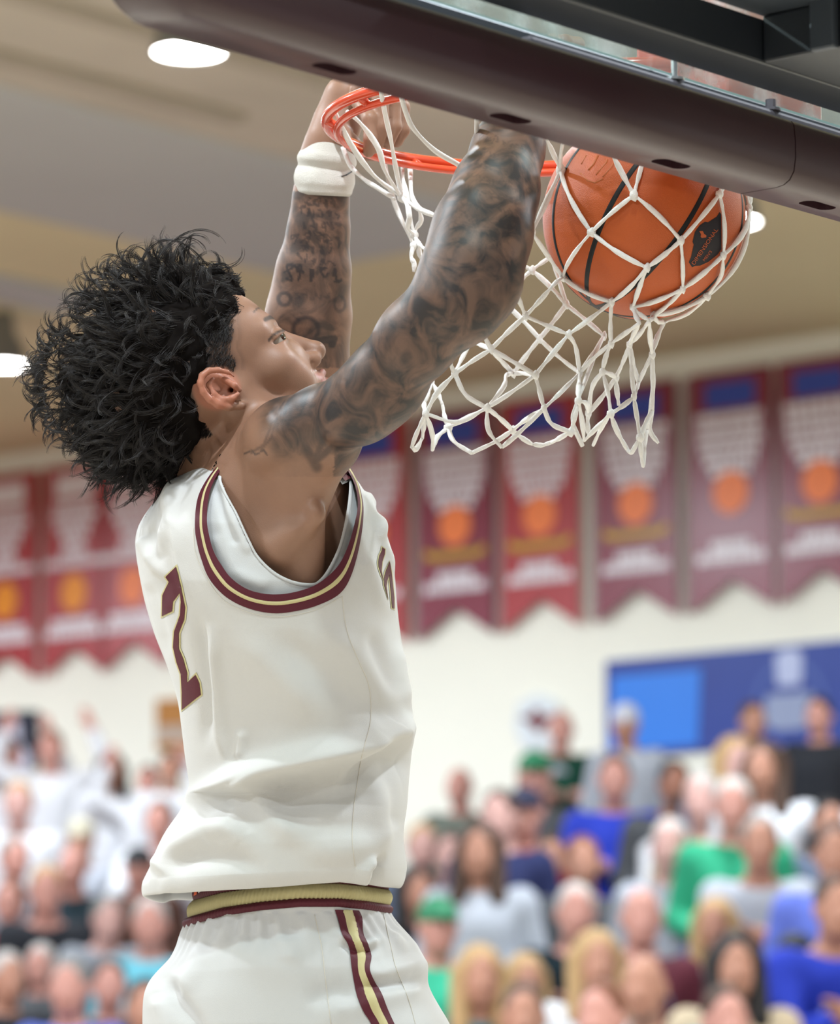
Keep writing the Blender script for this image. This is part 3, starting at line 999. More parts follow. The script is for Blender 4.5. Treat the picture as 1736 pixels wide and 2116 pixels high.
CORDS = [('t1a', 'n1'), ('t1b', 'n1'), ('t2a', 'n2'), ('t2b', 'n2'), ('t8', 'n8'), ('t14a', 'n14'), ('t14b', 'n14'),
    ('n1', 'n3'), ('n1', 'n4'), ('n2', 'n3'), ('n2', 'n7'), ('n3', 'n5'), ('n3', 'n6'), ('n4', 'n5'), ('n8', 'n7'), ('n8', 'n9'), ('n7', 'n6'), ('n7', 'n10'),
    ('n9', 'n10'), ('n14', 'n9'), ('n14', 'n12'), ('n6', 'n15'), ('n6', 'n11'), ('n5', 'n15'), ('n10', 'n11'), ('n10', 'n13'), ('n9', 'n12'), ('n12', 'n13'), ('n5', 'n23'), ('n23', 'n22'),
    ('n15', 'n16'), ('n15', 'n17'), ('n11', 'm3'), ('n13', 'm1'), ('n13', 'm2'), ('n12', 'm2'), ('n11', 'm1'),
    ('b1', 'b1l'), ('b1', 'b1r'), ('b1', 'n18'), ('b1', 'b2u'), ('b2u', 'b2'), ('b2', 'n19'), ('b2', 'b3'), ('b3', 'b3l'), ('b3', 'n26'), ('b3', 'n25'), ('n18', 'n19'), ('n18', 'n20'), ('n18', 'b1r'),
    ('n19', 'n21'), ('n19', 'b4'), ('n20', 'n21'), ('n20', 'n34'), ('n17', 'n21'), ('n17', 'n22'), ('n17', 'n27'), ('n22', 'n22u'), ('n22', 'n25'), ('n25', 'n25u'), ('n25', 'n26'), ('n25', 'n27'), ('n25', 'b4'),
    ('n26', 'n26u'), ('n26', 'n28'), ('n26', 'n29'), ('b4', 'b4b'), ('b4b', 'n28'), ('b4', 'n27'), ('n27', 'n28'), ('n27', 'n33'), ('n33', 'n21'), ('n21', 'n34'), ('n33', 'n32'), ('n28', 'n32'), ('n28', 'n29'), ('n28', 'b6'),
    ('b5', 'b5d'), ('b5d', 'n29'), ('b5', 'b6u'), ('b6u', 'b6'), ('n29', 'l1'), ('l1', 'l1b'), ('l1b', 'n29'), ('n29', 'l2'), ('b6', 'l2'), ('b6', 'h1'), ('h1', 'n32'), ('n28', 'h2'), ('h2', 'n33'),
    ('n32', 'h3'), ('h3', 'h4'), ('h4', 'n40'), ('n33', 'n40'), ('n40', 'n34'), ('n34', 'x1'), ('n34', 'n36'), ('n16', 'n35'), ('n16', 'n21'), ('n35', 'n36'), ('n35', 'n37'), ('n35', 'n38'), ('n38', 'n36'), ('n38', 'n38d'), ('n39', 'n38'),
    ('n36', 'n36d'), ('n37', 'x2'), ('n37', 'x3'), ('n37', 'n41'), ('n37', 'x4'), ('x4', 'n42'), ('n41', 'n42'), ('n42', 'x5'), ('m3', 'n39'), ('m1', 'n39'), ('n39', 'n41'), ('n39', 'n44'), ('n44', 'n41'),
    ('m1', 'n43'), ('m2', 'n43'), ('n43', 'n44'), ('n43', 'n45'), ('n45', 'n42'), ('n45', 'x6'), ('n43', 'n46'), ('n46', 'x5'),
    ('n16', 'm3'), ('n34', 'x2')]
BEND = {('n28', 'n29'): (946, 872), ('n28', 'b6'): (960, 866), ('n28', 'h2'): (1010, 890), ('b6', 'h1'): (938, 912), ('h2', 'n33'): (1075, 892), ('h1', 'n32'): (1025, 912), ('n34', 'n36'): (1212, 834),
        ('n34', 'x1'): (1184, 872), ('n33', 'n40'): (1140, 876), ('n26', 'n28'): (962, 815), ('b4b', 'n28'): (1040, 800), ('n26', 'n29'): (903, 812), ('n17', 'n21'): (1190, 718), ('n14', 'n12'): (1528, 535), ('n9', 'n12'): (1490, 570),
        ('l1', 'l1b'): (860, 928), ('h3', 'h4'): (1120, 920), ('n21', 'n34'): (1196, 800), ('x4', 'n42'): (1305, 935), ('n45', 'x6'): (1344, 890), ('b6', 'l2'): (902, 905), ('n29', 'l2'): (893, 895), ('n35', 'n36'): (1224, 800), ('n43', 'n46'): (1350, 800)}
rngn = random.Random(3)
def out_of_ball(p, r=BALL_R + 0.0042):
    d = p - BALL_C
    return BALL_C + d.normalized() * r if d.length < r else p
def cord(a, b, bend=None, r=None, pts=None):
    r = r or rngn.uniform(0.0026, 0.0033)
    if pts is None:
        p, q = ND[a], ND[b]
        if bend:
            dm = ((to_px(p)[2] + to_px(q)[2]) / 2)
            mid = W(bend[0], bend[1], dm)
            P = smooth_path([p, mid, q], 6)
        else:
            off = Vector((rngn.uniform(-1, 1), rngn.uniform(-1, 1), rngn.uniform(-1, 1))) * 0.0016
            P = [p.lerp(q, k / 10) + off * math.sin(math.pi * k / 10) for k in range(11)]
        P = [out_of_ball(x) for x in P]
    else:
        P = pts
    ph = rngn.uniform(0, 6)
    def rad(t):
        return r * (0.92 + 0.17 * math.sin(ph + 9 * t) + 0.08 * math.sin(ph * 2 + 21 * t)) * (0.85 + 0.3 * math.sin(math.pi * t))
    keep(tube('cord', P, rad, M_rope, None, 7, False, 0.85), net)
for a, b in CORDS:
    cord(a, b, BEND.get((a, b)))
for pts in ([(694, 232, 5.03), (722, 293, 5.08), (772, 362, 5.12), (831, 407, 5.16)],
            [(717, 230, 5.05), (742, 252, 5.07), (765, 280, 5.09), (784, 312, 5.1), (796, 354, 5.12), (826, 402, 5.15)],
            [(708, 303, 5.17), (724, 342, 5.17), (752, 370, 5.16), (780, 388, 5.15), (817, 412, 5.15)],
            [(787, 185, 4.86), (796, 235, 4.95), (806, 280, 5.03), (815, 330, 5.1), (823, 372, 5.14), (831, 407, 5.16)],
            [(828, 195, 4.84), (840, 235, 4.87), (856, 268, 4.9), (898, 311, 4.96), (945, 339, 5.0), (972, 356, 5.02)],
            [(985, 240, 4.82), (985, 300, 4.9), (976, 330, 4.95)],
            [(845, 340, 5.27), (848, 352, 5.265), (851, 404, 5.18), (868, 432, 5.16), (905, 449, 5.14)],
            [(832, 340, 5.26), (833, 372, 5.2), (840, 404, 5.17), (847, 446, 5.16), (856, 486, 5.16)],
            [(795, 330, 5.24), (802, 368, 5.23), (812, 408, 5.21), (828, 450, 5.2), (850, 496, 5.17), (854, 508, 5.15)],
            [(831, 407, 5.16), (841, 424, 5.13), (846, 450, 5.12), (843, 470, 5.14), (856, 486, 5.16)],
            [(831, 407, 5.16), (858, 428, 5.15), (885, 440, 5.14), (910, 450, 5.14)],
            [(856, 486, 5.16), (866, 505, 5.15), (880, 516, 5.14)],
            [(854, 508, 5.15), (850, 530, 5.14), (856, 545, 5.14), (855, 562, 5.14)],
            [(866, 500, 5.15), (866, 520, 5.16), (872, 540, 5.16)],
            [(866, 432, 5.17), (870, 455, 5.18), (860, 472, 5.18), (856, 486, 5.17)]):
    cord(None, None, pts=smooth_path([W(*p) for p in pts], 5), r=0.0031)
knots = ['n1', 'n2', 'n3', 'n4', 'n5', 'n6', 'n7', 'n8', 'n9', 'n10', 'n11', 'n12', 'n13', 'n14', 'n15', 'n16', 'n17', 'n18', 'n19', 'n20', 'n21', 'n22', 'b1', 'b2', 'n25', 'b3', 'n26', 'n27', 'b4', 'n28', 'n29', 'b5',
         'b6', 'n32', 'n33', 'n34', 'n35', 'n37', 'n38', 'n39', 'n41', 'n42', 'n43', 'n40', 'k1', 'k3', 'k4', 'n36']
for kn in knots:
    P = ND[kn]
    bm = bmesh.new()
    bmesh.ops.create_icosphere(bm, subdivisions=2, radius=0.0046 if kn not in ('k1', 'n1', 'n2') else 0.006)
    sx = rngn.uniform(0.8, 1.25)
    for v in bm.verts:
        v.co = Vector((v.co.x * sx, v.co.y, v.co.z * (1.25 + 0.3 * math.sin(v.co.x * 900)))) + P
    keep(bm_obj('knot', bm, M_rope, None, True), net)

# ------------------------------------------------------------------ the player
DP = 5.1
PXM = DP / FPX                                                    # metres per pixel at the player
def P(px, py, dd=0.0):
    return W(px, py, DP + dd)
def R(r, dd=0.0):
    return r * (DP + dd) / FPX

def skin_mat():
    m = mat('player_skin', srgb(143, 108, 89), 0.45, 0.36, noise=0.10, nscale=40, bump=0.12, bscale=900, sss=0.08)
    nt = m.node_tree
    b = nt.nodes['Principled BSDF']
    src = b.inputs['Base Color'].links[0].from_socket
    def layer(src, attr, col, tex=None, power=1.0):
        a = nt.nodes.new('ShaderNodeAttribute')
        a.attribute_name = attr
        fac = a.outputs['Fac']
        if tex:
            tc = nt.nodes.new('ShaderNodeTexCoord')
            n = nt.nodes.new('ShaderNodeTexNoise')
            n.inputs['Scale'].default_value = tex[0]
            n.inputs['Detail'].default_value = tex[1]
            n.inputs['Distortion'].default_value = tex[2]
            nt.links.new(tc.outputs['Object'], n.inputs['Vector'])
            mr = nt.nodes.new('ShaderNodeMapRange')
            mr.inputs[1].default_value = tex[3]
            mr.inputs[2].default_value = tex[4]
            nt.links.new(n.outputs['Fac'], mr.inputs[0])
            mu = nt.nodes.new('ShaderNodeMath')
            mu.operation = 'MULTIPLY'
            nt.links.new(fac, mu.inputs[0])
            nt.links.new(mr.outputs[0], mu.inputs[1])
            fac = mu.outputs[0]
        mx = nt.nodes.new('ShaderNodeMix')
        mx.data_type = 'RGBA'
        nt.links.new(fac, mx.inputs[0])
        nt.links.new(src, mx.inputs[6])
        mx.inputs[7].default_value = (*col, 1)
        return mx.outputs[2]
    s = layer(src, 'ink_soft', srgb(54, 48, 46), (26, 6, 1.6, 0.36, 0.62))
    s = layer(s, 'ink_line', srgb(44, 40, 42))
    s = layer(s, 'fade', srgb(44, 36, 33))
    s = layer(s, 'lip', srgb(148, 92, 84))
    s = layer(s, 'ear', srgb(176, 110, 88))
    nt.links.new(s, b.inputs['Base Color'])
    return m
M_skin = skin_mat()

# head frame: forward, side (towards the camera), up
YAW, NOD, ROLL = math.radians(12), math.radians(33), math.radians(0)
_f0 = CR * math.cos(YAW) + CF * math.sin(YAW)
_s0 = CR * math.sin(YAW) - CF * math.cos(YAW)
HF = _f0 * math.cos(NOD) + CU * math.sin(NOD)
HU = -_f0 * math.sin(NOD) + CU * math.cos(NOD)
HS = _s0
HSC = 1.10
TRAG = P(478, 806, -0.115)
HO = TRAG - (HS * 0.072) * HSC
def H(x, y, z):                                                   # head-local millimetres: forward, side, up
    return HO + (HF * x + HS * y + HU * z) * (0.001 * HSC)
def HR(r):
    return r * 0.001 * HSC
HAX = (HF, HS, HU)
def hell(S, c, rad, k=8, op='u', axes=None):
    S.ell(H(*c), [HR(r) for r in rad], axes or HAX, HR(k), op)
def hcone(S, a, b, r1, r2, k=8, op='u'):
    S.cone(H(*a), H(*b), HR(r1), HR(r2), HR(k), op)

S = Sculpt()
# skull and face
hell(S, (-15, 0, 44), (95, 75, 80), 10)
hell(S, (44, 0, 40), (40, 60, 46), 15)
hell(S, (52, 0, -8), (40, 57, 50), 25)
for s in (1, -1):
    hcone(S, (77, 12 * s, 33), (63, 44 * s, 34), 11, 11, 12)                # brow ridge
    hell(S, (60, 45 * s, -7), (22, 19, 17), 16)                              # cheekbone
    hell(S, (70, 36 * s, -30), (20, 19, 21), 14)                            # smiling cheek
    hcone(S, (8, 56 * s, -52), (60, 34 * s, -78), 20, 17, 22)               # jaw
    hcone(S, (2, 58 * s, -8), (10, 56 * s, -50), 18, 19, 20)
hell(S, (66, 0, -46), (32, 34, 34), 22)
hell(S, (80, 0, -78), (19, 22, 17), 16)                                    # chin
for s in (1, -1):
    hell(S, (92, 31 * s, 18), (16, 17, 11), 8, 's')                         # eye sockets
    hell(S, (74, 33 * s, 17), (15.2, 17, 13.5), 4)                               # closed-down lids
    hell(S, (80, 38 * s, 15.5), (17, 20, 3.3), 1.5, 's')                      # slit between the lids
    hcone(S, (86, 20 * s, 7), (76, 47 * s, 6), 3.2, 3.0, 5)
    hcone(S, (86, 21 * s, 24), (74, 48 * s, 22), 3.4, 3.2, 4)                 # lower lid bag
# nose
hcone(S, (85, 0, 17), (111, 0, -18), 8, 10.5, 9)
hell(S, (112, 0, -20), (10.5, 11.5, 9.5), 6)
for s in (1, -1):
    hell(S, (101, 14 * s, -25), (11, 7.5, 8.5), 5)
    hell(S, (82, 21 * s, -10), (16, 14, 18), 12)
    hcone(S, (109, 7.5 * s, -30.5), (101, 9 * s, -28), 3.6, 3.2, 2, 's')    # nostril
    hcone(S, (99, 22 * s, -27), (92, 31 * s, -52), 1.8, 2.4, 4, 's')       # smile fold
# mouth
hell(S, (92, 0, -48), (13, 23, 12), 8)
hcone(S, (104, 0, -43), (91, 21, -48), 5.2, 3, 3)
hcone(S, (104, 0, -43), (91, -21, -48), 5.2, 3, 3)
hcone(S, (102, 0, -54), (90, 19, -51), 6.2, 3, 3)
hcone(S, (102, 0, -54), (90, -19, -51), 6.2, 3, 3)
hcone(S, (108, 0, -48.4), (92, 24, -49.5), 1.5, 1.5, 1.5, 's')
hcone(S, (108, 0, -48.4), (92, -24, -49.5), 1.5, 1.5, 1.5, 's')
hcone(S, (104, 0, -33), (103, 0, -40), 2.2, 2.2, 3, 's')                   # philtrum

# ear nearest the camera, and its twin
EB = -0.122
def ear(pp):
    rim_pts = [(484, 778, 2.0), (470, 769, 4.5), (450, 764.5, 6.0), (431, 766, 6.8), (418, 776, 7.0), (414, 791, 7.0), (419, 809, 7.2), (432, 825, 7.5), (450, 836, 8.0), (472, 841, 8.5), (494, 838, 8.0), (507, 833, 5.5)]
    dz = [-0.0, -0.006, -0.012, -0.018, -0.022, -0.024, -0.023, -0.020, -0.015, -0.008, 0.0, 0.008]
    S.ell(pp(456, 803, 0.004), (R(44), R(30), 0.009), pp.axes, 0.004)
    S.ell(pp(454, 800, -0.010), (R(33), R(21), 0.0125), pp.axes, 0.004, 's')
    S.chain([(pp(x, y, z), R(r)) for (x, y, r), z in zip(rim_pts, dz)], 0.0022)
    S.chain([(pp(440, 783, -0.008), R(4.5)), (pp(431, 795, -0.012), R(5)), (pp(442, 814, -0.013), R(5.5)), (pp(460, 826, -0.012), R(6)), (pp(480, 823, -0.010), R(6.5)), (pp(491, 815, -0.008), R(5))], 0.0035)
    S.chain([(pp(462, 783, -0.002), R(4)), (pp(474, 790, -0.006), R(5)), (pp(484, 796, -0.009), R(6)), (pp(496, 806, -0.003), R(5))], 0.004)
    S.cone(pp(474, 806, -0.006), pp(485, 806, 0.02), R(6), R(5), 0.003, 's')
class EarMap:
    def __init__(self, mirror):
        self.m = mirror
        e1 = (CR * math.cos(math.radians(38)) - CU * math.sin(math.radians(38)))
        e2 = (CR * math.sin(math.radians(38)) + CU * math.cos(math.radians(38)))
        tilt = math.radians(16)
        self.axes = (e1, e2, CF)
    def __call__(self, px, py, z):
        p = P(px, py, EB + z)
        if self.m:
            d = (p - HO).dot(HS)
            p = p - HS * (2 * d)
        return p
ear(EarMap(False))

# neck, torso, pelvis
S.cone(P(448, 850, 0.0), P(500, 985, 0.0), R(98), R(108), 0.03)
S.cone(P(470, 960, 0.0), P(545, 1010, -0.10), R(78), R(64), 0.04)
S.cone(P(500, 960, 0.02), P(590, 1000, 0.14), R(78), R(64), 0.04)
AXC = (CR, CU, CF)
S.ell(P(570, 1160, 0.0), (R(178), R(330), 0.150), AXC, 0.05)
S.ell(P(500, 1110, -0.06), (R(95), R(150), 0.09), AXC, 0.04)                 # shoulder blade
S.ell(P(560, 1130, -0.085), (R(86), R(150), 0.085), AXC, 0.03)               # lat below the armpit
S.cone(P(625, 985, -0.165), P(628, 1190, -0.150), R(46), R(42), 0.02)
S.cone(P(648, 1062, -0.192), P(580, 1135, -0.172), R(24), R(26), 0.014)
S.cone(P(575, 1000, -0.206), P(610, 1062, -0.208), R(24), R(20), 0.022, 's')
S.cone(P(600, 1160, -0.206), P(640, 1120, -0.212), R(18), R(16), 0.02, 's')
S.cone(P(600, 1010, -0.150), P(575, 1120, -0.150), R(40), R(40), 0.03)
S.ell(P(648, 1120, 0.03), (R(85), R(130), 0.10), AXC, 0.03)                   # chest
S.cone(P(585, 1350, 0.0), P(600, 1800, 0.0), R(150), R(165), 0.06)
S.ell(P(590, 1960, 0.0), (R(190), R(150), 0.15), AXC, 0.05)
# near arm
SH = (600, 905, -0.15)
S.cone(P(530, 1010, -0.10), P(592, 915, -0.145), R(86), R(82), 0.03)
S.chain([(P(597, 906, -0.15), R(76)), (P(668, 874, -0.20), R(70)), (P(745, 832, -0.25), R(68)), (P(792, 790, -0.275), R(72)), (P(862, 700, -0.31), R(74)), (P(938, 622, -0.335), R(82))], 0.02)
S.ell(P(592, 902, -0.165), (R(84), R(58), 0.055), (CR * 0.86 + CU * 0.5, CU * 0.86 - CR * 0.5, CF), 0.02)          # deltoid
S.ell(P(780, 830, -0.26), (R(115), R(56), 0.045), ((CR * 0.78 + CU * 0.62), (CU * 0.78 - CR * 0.62), CF), 0.02)     # triceps
S.ell(P(792, 776, -0.275), (R(88), R(46), 0.042), ((CR * 0.74 + CU * 0.67), (CU * 0.74 - CR * 0.67), CF), 0.02)     # biceps
S.cone(P(690, 935, -0.20), P(640, 985, -0.16), R(40), R(50), 0.03)
S.chain([(P(950, 622, -0.335), R(84)), (P(975, 560, -0.325), R(92)), (P(997, 480, -0.30), R(92)), (P(1024, 395, -0.265), R(80)), (P(1050, 310, -0.225), R(66)), (P(1074, 230, -0.18), R(54))], 0.02)
S.ball(P(1010, 600, -0.335), R(52), 0.02)                                                                       # elbow point
S.ell(P(960, 480, -0.315), (R(105), R(52), 0.04), ((CU * 0.94 + CR * 0.33), (CR * 0.94 - CU * 0.33), CF), 0.015)
# near hand holding the rim behind the padding
def fing(pts, k=0.004):
    S.chain([(P(x, y, d), R(r)) for x, y, d, r in pts], k)
S.chain([(P(1074, 230, -0.18), R(50)), (P(1092, 178, -0.165), R(52)), (P(1108, 130, -0.16), R(46))], 0.012)
S.ell(P(1096, 165, -0.16), (R(56), R(62), 0.018), AXC, 0.01)
for i, (dx, dd) in enumerate(((-42, 0.0), (-14, -0.006), (14, -0.006), (40, 0.002))):
    fing([(1112 + dx, 128, -0.155 + dd, 17), (1128 + dx, 88, -0.15 + dd, 16), (1152 + dx, 92, -0.12 + dd, 15), (1158 + dx, 128, -0.11 + dd, 13)])
fing([(1062, 190, -0.16, 22), (1058, 160, -0.135, 18), (1074, 135, -0.12, 15)])
# far arm
LD = 0.16
S.cone(P(590, 985, 0.12), P(610, 930, 0.16), R(84), R(80), 0.03)
S.chain([(P(600, 935, 0.16), R(82)), (P(632, 850, 0.17), R(78)), (P(642, 745, 0.175), R(76))], 0.02)
S.chain([(P(642, 745, 0.175), R(74)), (P(640, 655, 0.17), R(83)), (P(648, 560, 0.16), R(73)), (P(659, 470, 0.15), R(59)), (P(664, 400, 0.145), R(52)), (P(673, 325, 0.14), R(47)), (P(683, 285, 0.135), R(44))], 0.02)
S.ell(P(607, 640, 0.17), (R(100), R(46), 0.04), ((CU * 0.97 + CR * 0.2), (CR * 0.97 - CU * 0.2), CF), 0.02)
# far hand: back of the hand behind the rim, fingers hooked over it
S.chain([(P(683, 285, 0.135), R(42)), (P(697, 248, 0.14), R(44)), (P(716, 205, 0.14), R(46))], 0.014)
S.ell(P(722, 205, 0.135), (R(50), R(52), 0.02), AXC, 0.012)
S.ell(P(708, 262, 0.125), (R(36), R(40), 0.02), AXC, 0.012)
fing([(738, 190, 0.12, 19), (762, 176, 0.085, 18), (788, 205, 0.05, 17), (790, 262, 0.045, 15), (778, 304, 0.05, 13)])
fing([(748, 180, 0.13, 19), (782, 172, 0.095, 18), (812, 210, 0.065, 17), (815, 262, 0.06, 15), (802, 296, 0.06, 13)])
fing([(762, 172, 0.14, 18), (800, 175, 0.115, 18), (830, 222, 0.09, 17), (832, 268, 0.085, 15), (820, 292, 0.085, 13)])
fing([(735, 205, 0.115, 17), (745, 215, 0.07, 16), (764, 246, 0.04, 15), (766, 286, 0.036, 14), (762, 314, 0.045, 12)])
fing([(700, 268, 0.11, 20), (728, 296, 0.095, 17), (752, 318, 0.09, 15), (776, 322, 0.088, 12)])
# legs
for s, (hx, kx, fx) in ((-1, (640, 760, 560)), (1, (600, 640, 470))):
    S.chain([(P(hx, 2030, 0.085 * s), R(150)), (P((hx + kx) / 2 + 10, 2260, 0.1 * s), R(140)), (P(kx, 2520, 0.11 * s), R(100)), (P(kx + 10, 2590, 0.11 * s), R(92))], 0.03)
    S.chain([(P(kx + 10, 2590, 0.11 * s), R(92)), (P(kx - 40, 2760, 0.11 * s), R(96)), (P(fx + 40, 3080, 0.1 * s), R(56)), (P(fx, 3200, 0.1 * s), R(58))], 0.03)
    S.chain([(P(fx - 20, 3200, 0.1 * s), R(55)), (P(fx + 170, 3330, 0.1 * s), R(46))], 0.03)
BV_, BF_ = S.mesh(0.0021)
bx, by, bd = proj_np(BV_)
import time as _t

# colour regions of the skin
def smooth01(x, a, b):
    t = np.clip((x - a) / (b - a), 0, 1)
    return t * t * (3 - 2 * t)
hl = (BV_ - np.array(HO)) @ np.array([list(HF), list(HS), list(HU)]).T / (0.001 * HSC)
isface = (hl[:, 0] > -110) & (hl[:, 2] > -100) & (by < 900) & (bx < 690) & (bd < 5.2)
dn, wn, _ = seg_dist(bx, by, [(590, 905), (700, 850), (850, 735), (950, 620), (1000, 480), (1080, 230)])
ink_n = smooth01(-dn, -150, -80) * (bd < np.where(bx < 700, 4.975, 5.07)) * smooth01(bx + 0.35 * (900 - by), 520, 600) * (by < 985) * ~(isface & (hl[:, 1] < 70) & (bx < 660) & (by < 800))
lowm = smooth01((by - (1010 - 0.22 * (bx - 480))), -70, -20) * (bx < 690)
ink_n = ink_n * (1 - 0.85 * lowm)
ink_line0 = ink_n * np.where(wn < 0.62, 0.55, 0.55 - 0.17 * smooth01(wn, 0.62, 0.75))
df, wf, _ = seg_dist(bx, by, [(642, 745), (640, 655), (648, 560), (659, 470), (673, 330)])
ink_f = smooth01(-df, -95, -60) * (bd > 5.17) * (by > 395) * (by < 760) * 0.8
ink_soft = np.clip(ink_n + ink_f, 0, 1)
line = ink_line0 + ink_f * 0.36
rs = np.random.RandomState(4)
def strokes(cx, cy, ax, ay, n, size, width, mask, seed, val=0.9):
    """a row of small pen-like marks centred on (cx, cy) and running along (ax, ay)"""
    r = np.random.RandomState(seed)
    near = np.where(mask & (np.hypot(bx - cx, by - cy) < n * size * 1.2 + 40))[0]
    x, y = bx[near], by[near]
    nx, ny = -ay, ax
    out = np.zeros(len(near))
    for i in range(n):
        ox = cx + ax * (i - (n - 1) / 2) * size
        oy = cy + ay * (i - (n - 1) / 2) * size
        q = r.uniform(-0.5, 0.5, (5, 2)) * size * (1.0, 1.3)
        pts = [(v.x, v.y) for v in smooth_path([(ox + ax * a + nx * b, oy + ay * a + ny * b, 0) for a, b in q], 4)]
        d, _, _ = seg_dist(x, y, pts)
        out = np.maximum(out, smooth01(-d, -width, -width * 0.4))
    line[near] = np.maximum(line[near], out * val)
farm = bd > 5.17
for i, yy in enumerate((418, 440, 466, 494, 515, 536)):
    strokes(663 - (yy - 418) * 0.1, yy, 0.99, 0.1, 5 if i % 2 else 4, 17 + (i == 3) * 6, 3.2, farm, 20 + i, 0.75)
strokes(648, 566, 0.99, 0.08, 5, 25, 4.2, farm, 31, 0.9)
strokes(646, 612, 0.99, 0.08, 5, 14, 2.5, farm, 32, 0.6)
def blob(cx, cy, rx, ry, mask, val, hole=None):
    d = np.hypot((bx - cx) / rx, (by - cy) / ry)
    v = smooth01(-d, -1.15, -0.8) * val
    if hole:
        v = v * (1 - smooth01(-d, -hole - 0.15, -hole + 0.1) * 0.85)
    line[:] = np.maximum(line, np.where(mask, v, 0))
blob(588, 618, 18, 18, farm, 0.8, 0.42)
blob(702, 628, 15, 20, farm, 0.7, 0.5)
blob(632, 682, 33, 32, farm, 0.85, 0.6)
blob(636, 690, 13, 14, farm, 0.5)
d_, _, _ = seg_dist(bx, by, [(605, 700), (640, 708), (690, 700), (686, 712)])
line = np.maximum(line, np.where(farm, smooth01(-d_, -11, -6) * 0.85, 0))
nearm = (bd < 5.02)
for i in range(9):                                                 # script rows across the near forearm
    t = i / 8
    cx, cy = 1052 - 78 * t, 300 + 205 * t
    strokes(cx, cy, 0.95, 0.3 - 0.1 * t, 9, 15, 2.1, nearm, 50 + i, 0.62)
for i, (pts, wd, v) in enumerate(([[(640, 850), (668, 905), (650, 955), (690, 920)], 10, .7], [[(700, 800), (735, 850), (720, 900), (770, 868)], 12, .6], [[(560, 880), (545, 920), (520, 935)], 4, .5],
        [[(600, 840), (570, 870), (560, 905), (540, 930)], 4, .5], [[(505, 938), (520, 930), (528, 940), (545, 930), (552, 940)], 2.4, .7], [[(620, 890), (640, 940), (655, 965)], 14, .65],
        [[(800, 700), (850, 760), (840, 810)], 14, .6], [[(860, 640), (905, 690), (960, 660), (985, 600)], 12, .55], [[(905, 560), (940, 610), (965, 650), (958, 690)], 7, .75], [[(880, 600), (915, 570), (960, 540), (1000, 540)], 9, .5],
        [[(760, 760), (800, 790), (790, 850)], 8, .6], [[(900, 520), (880, 580), (850, 620)], 12, .5], [[(1000, 470), (960, 520), (925, 540)], 8, .5], [[(690, 930), (740, 915), (790, 870)], 12, .6], [[(1020, 560), (990, 610), (950, 650)], 9, .45])):
    d_, _, _ = seg_dist(bx, by, pts)
    line = np.maximum(line, np.where(nearm & (dn < 130), smooth01(-d_, -wd * 1.3, -wd * 0.3) * v, 0))
# hair fade in front of and above the ear, beard shadow, lips
fade = np.zeros(len(BV_))
nearside = isface & (hl[:, 1] > 10)
f1 = in_poly(bx, by, [(380, 600), (470, 610), (486, 640), (493, 690), (487, 720), (500, 745), (497, 768), (470, 766), (430, 762), (405, 780), (415, 860), (440, 900), (430, 960), (360, 960)])
edge, _, _ = seg_dist(bx, by, [(470, 610), (486, 640), (493, 690), (487, 720), (500, 745), (497, 768)])
fade = np.where(isface & f1, 0.95 * smooth01(edge, 0, 26) * np.where(by > 705, 0.75, 1) + 0.12, np.where(isface, 0.25 * smooth01(-edge, -14, 0), 0))
fade = np.where((by > 765) & (bx > 408) & (bx < 520) & (bd < 5.01), fade * 0.15, fade)
up = (hl[:, 2] > 84) | ((hl[:, 0] < 20) & (hl[:, 2] > 30)) | (hl[:, 0] < -25)
fade = np.where(isface & up & ~nearside, 0.95, fade)
lipm = np.where((hl[:, 0] > 88) & (np.abs(hl[:, 1]) < 24) & (np.abs(hl[:, 2] + 49) < 11), 0.7, 0)
# brow
dbw, wbw, _ = seg_dist(bx, by, [(549, 660), (560, 655), (571, 656), (580, 663)])
fade = np.maximum(fade, np.where(isface & (hl[:, 1] > 0), 0.9 * smooth01(-dbw, -6.5, -3.0), 0))
dl, _, _ = seg_dist(bx, by, [(556, 703), (563, 694), (573, 687), (586, 682)])
fade = np.maximum(fade, np.where(isface & (hl[:, 1] > 0), 0.85 * smooth01(-dl, -4.0, -1.8), 0))
dcut, _, _ = seg_dist(bx, by, [(524, 645), (532, 637), (541, 635)])
fade = np.maximum(fade, np.where(isface, 0.8 * smooth01(-dcut, -2.2, -1.0), 0))
earm = smooth01(-np.hypot((bx - 448) / 50, (by - 803) / 46), -1.1, -0.85) * (bd < 5.01) * 0.7

fade = fade * (1 - np.clip(earm * 2.2, 0, 1))
person = np_obj('person', BV_, BF_, M_skin)
tag(person, 'basketball player in cream number 2 uniform hanging from the rim after a dunk', 'person')
for nm, arr in (('ink_soft', ink_soft), ('ink_line', line), ('fade', fade), ('lip', lipm), ('ear', earm)):
    at = person.data.attributes.new(nm, 'FLOAT', 'POINT')
    at.data.foreach_set('value', np.ascontiguousarray(arr, dtype=np.float32))
PLAYER = person
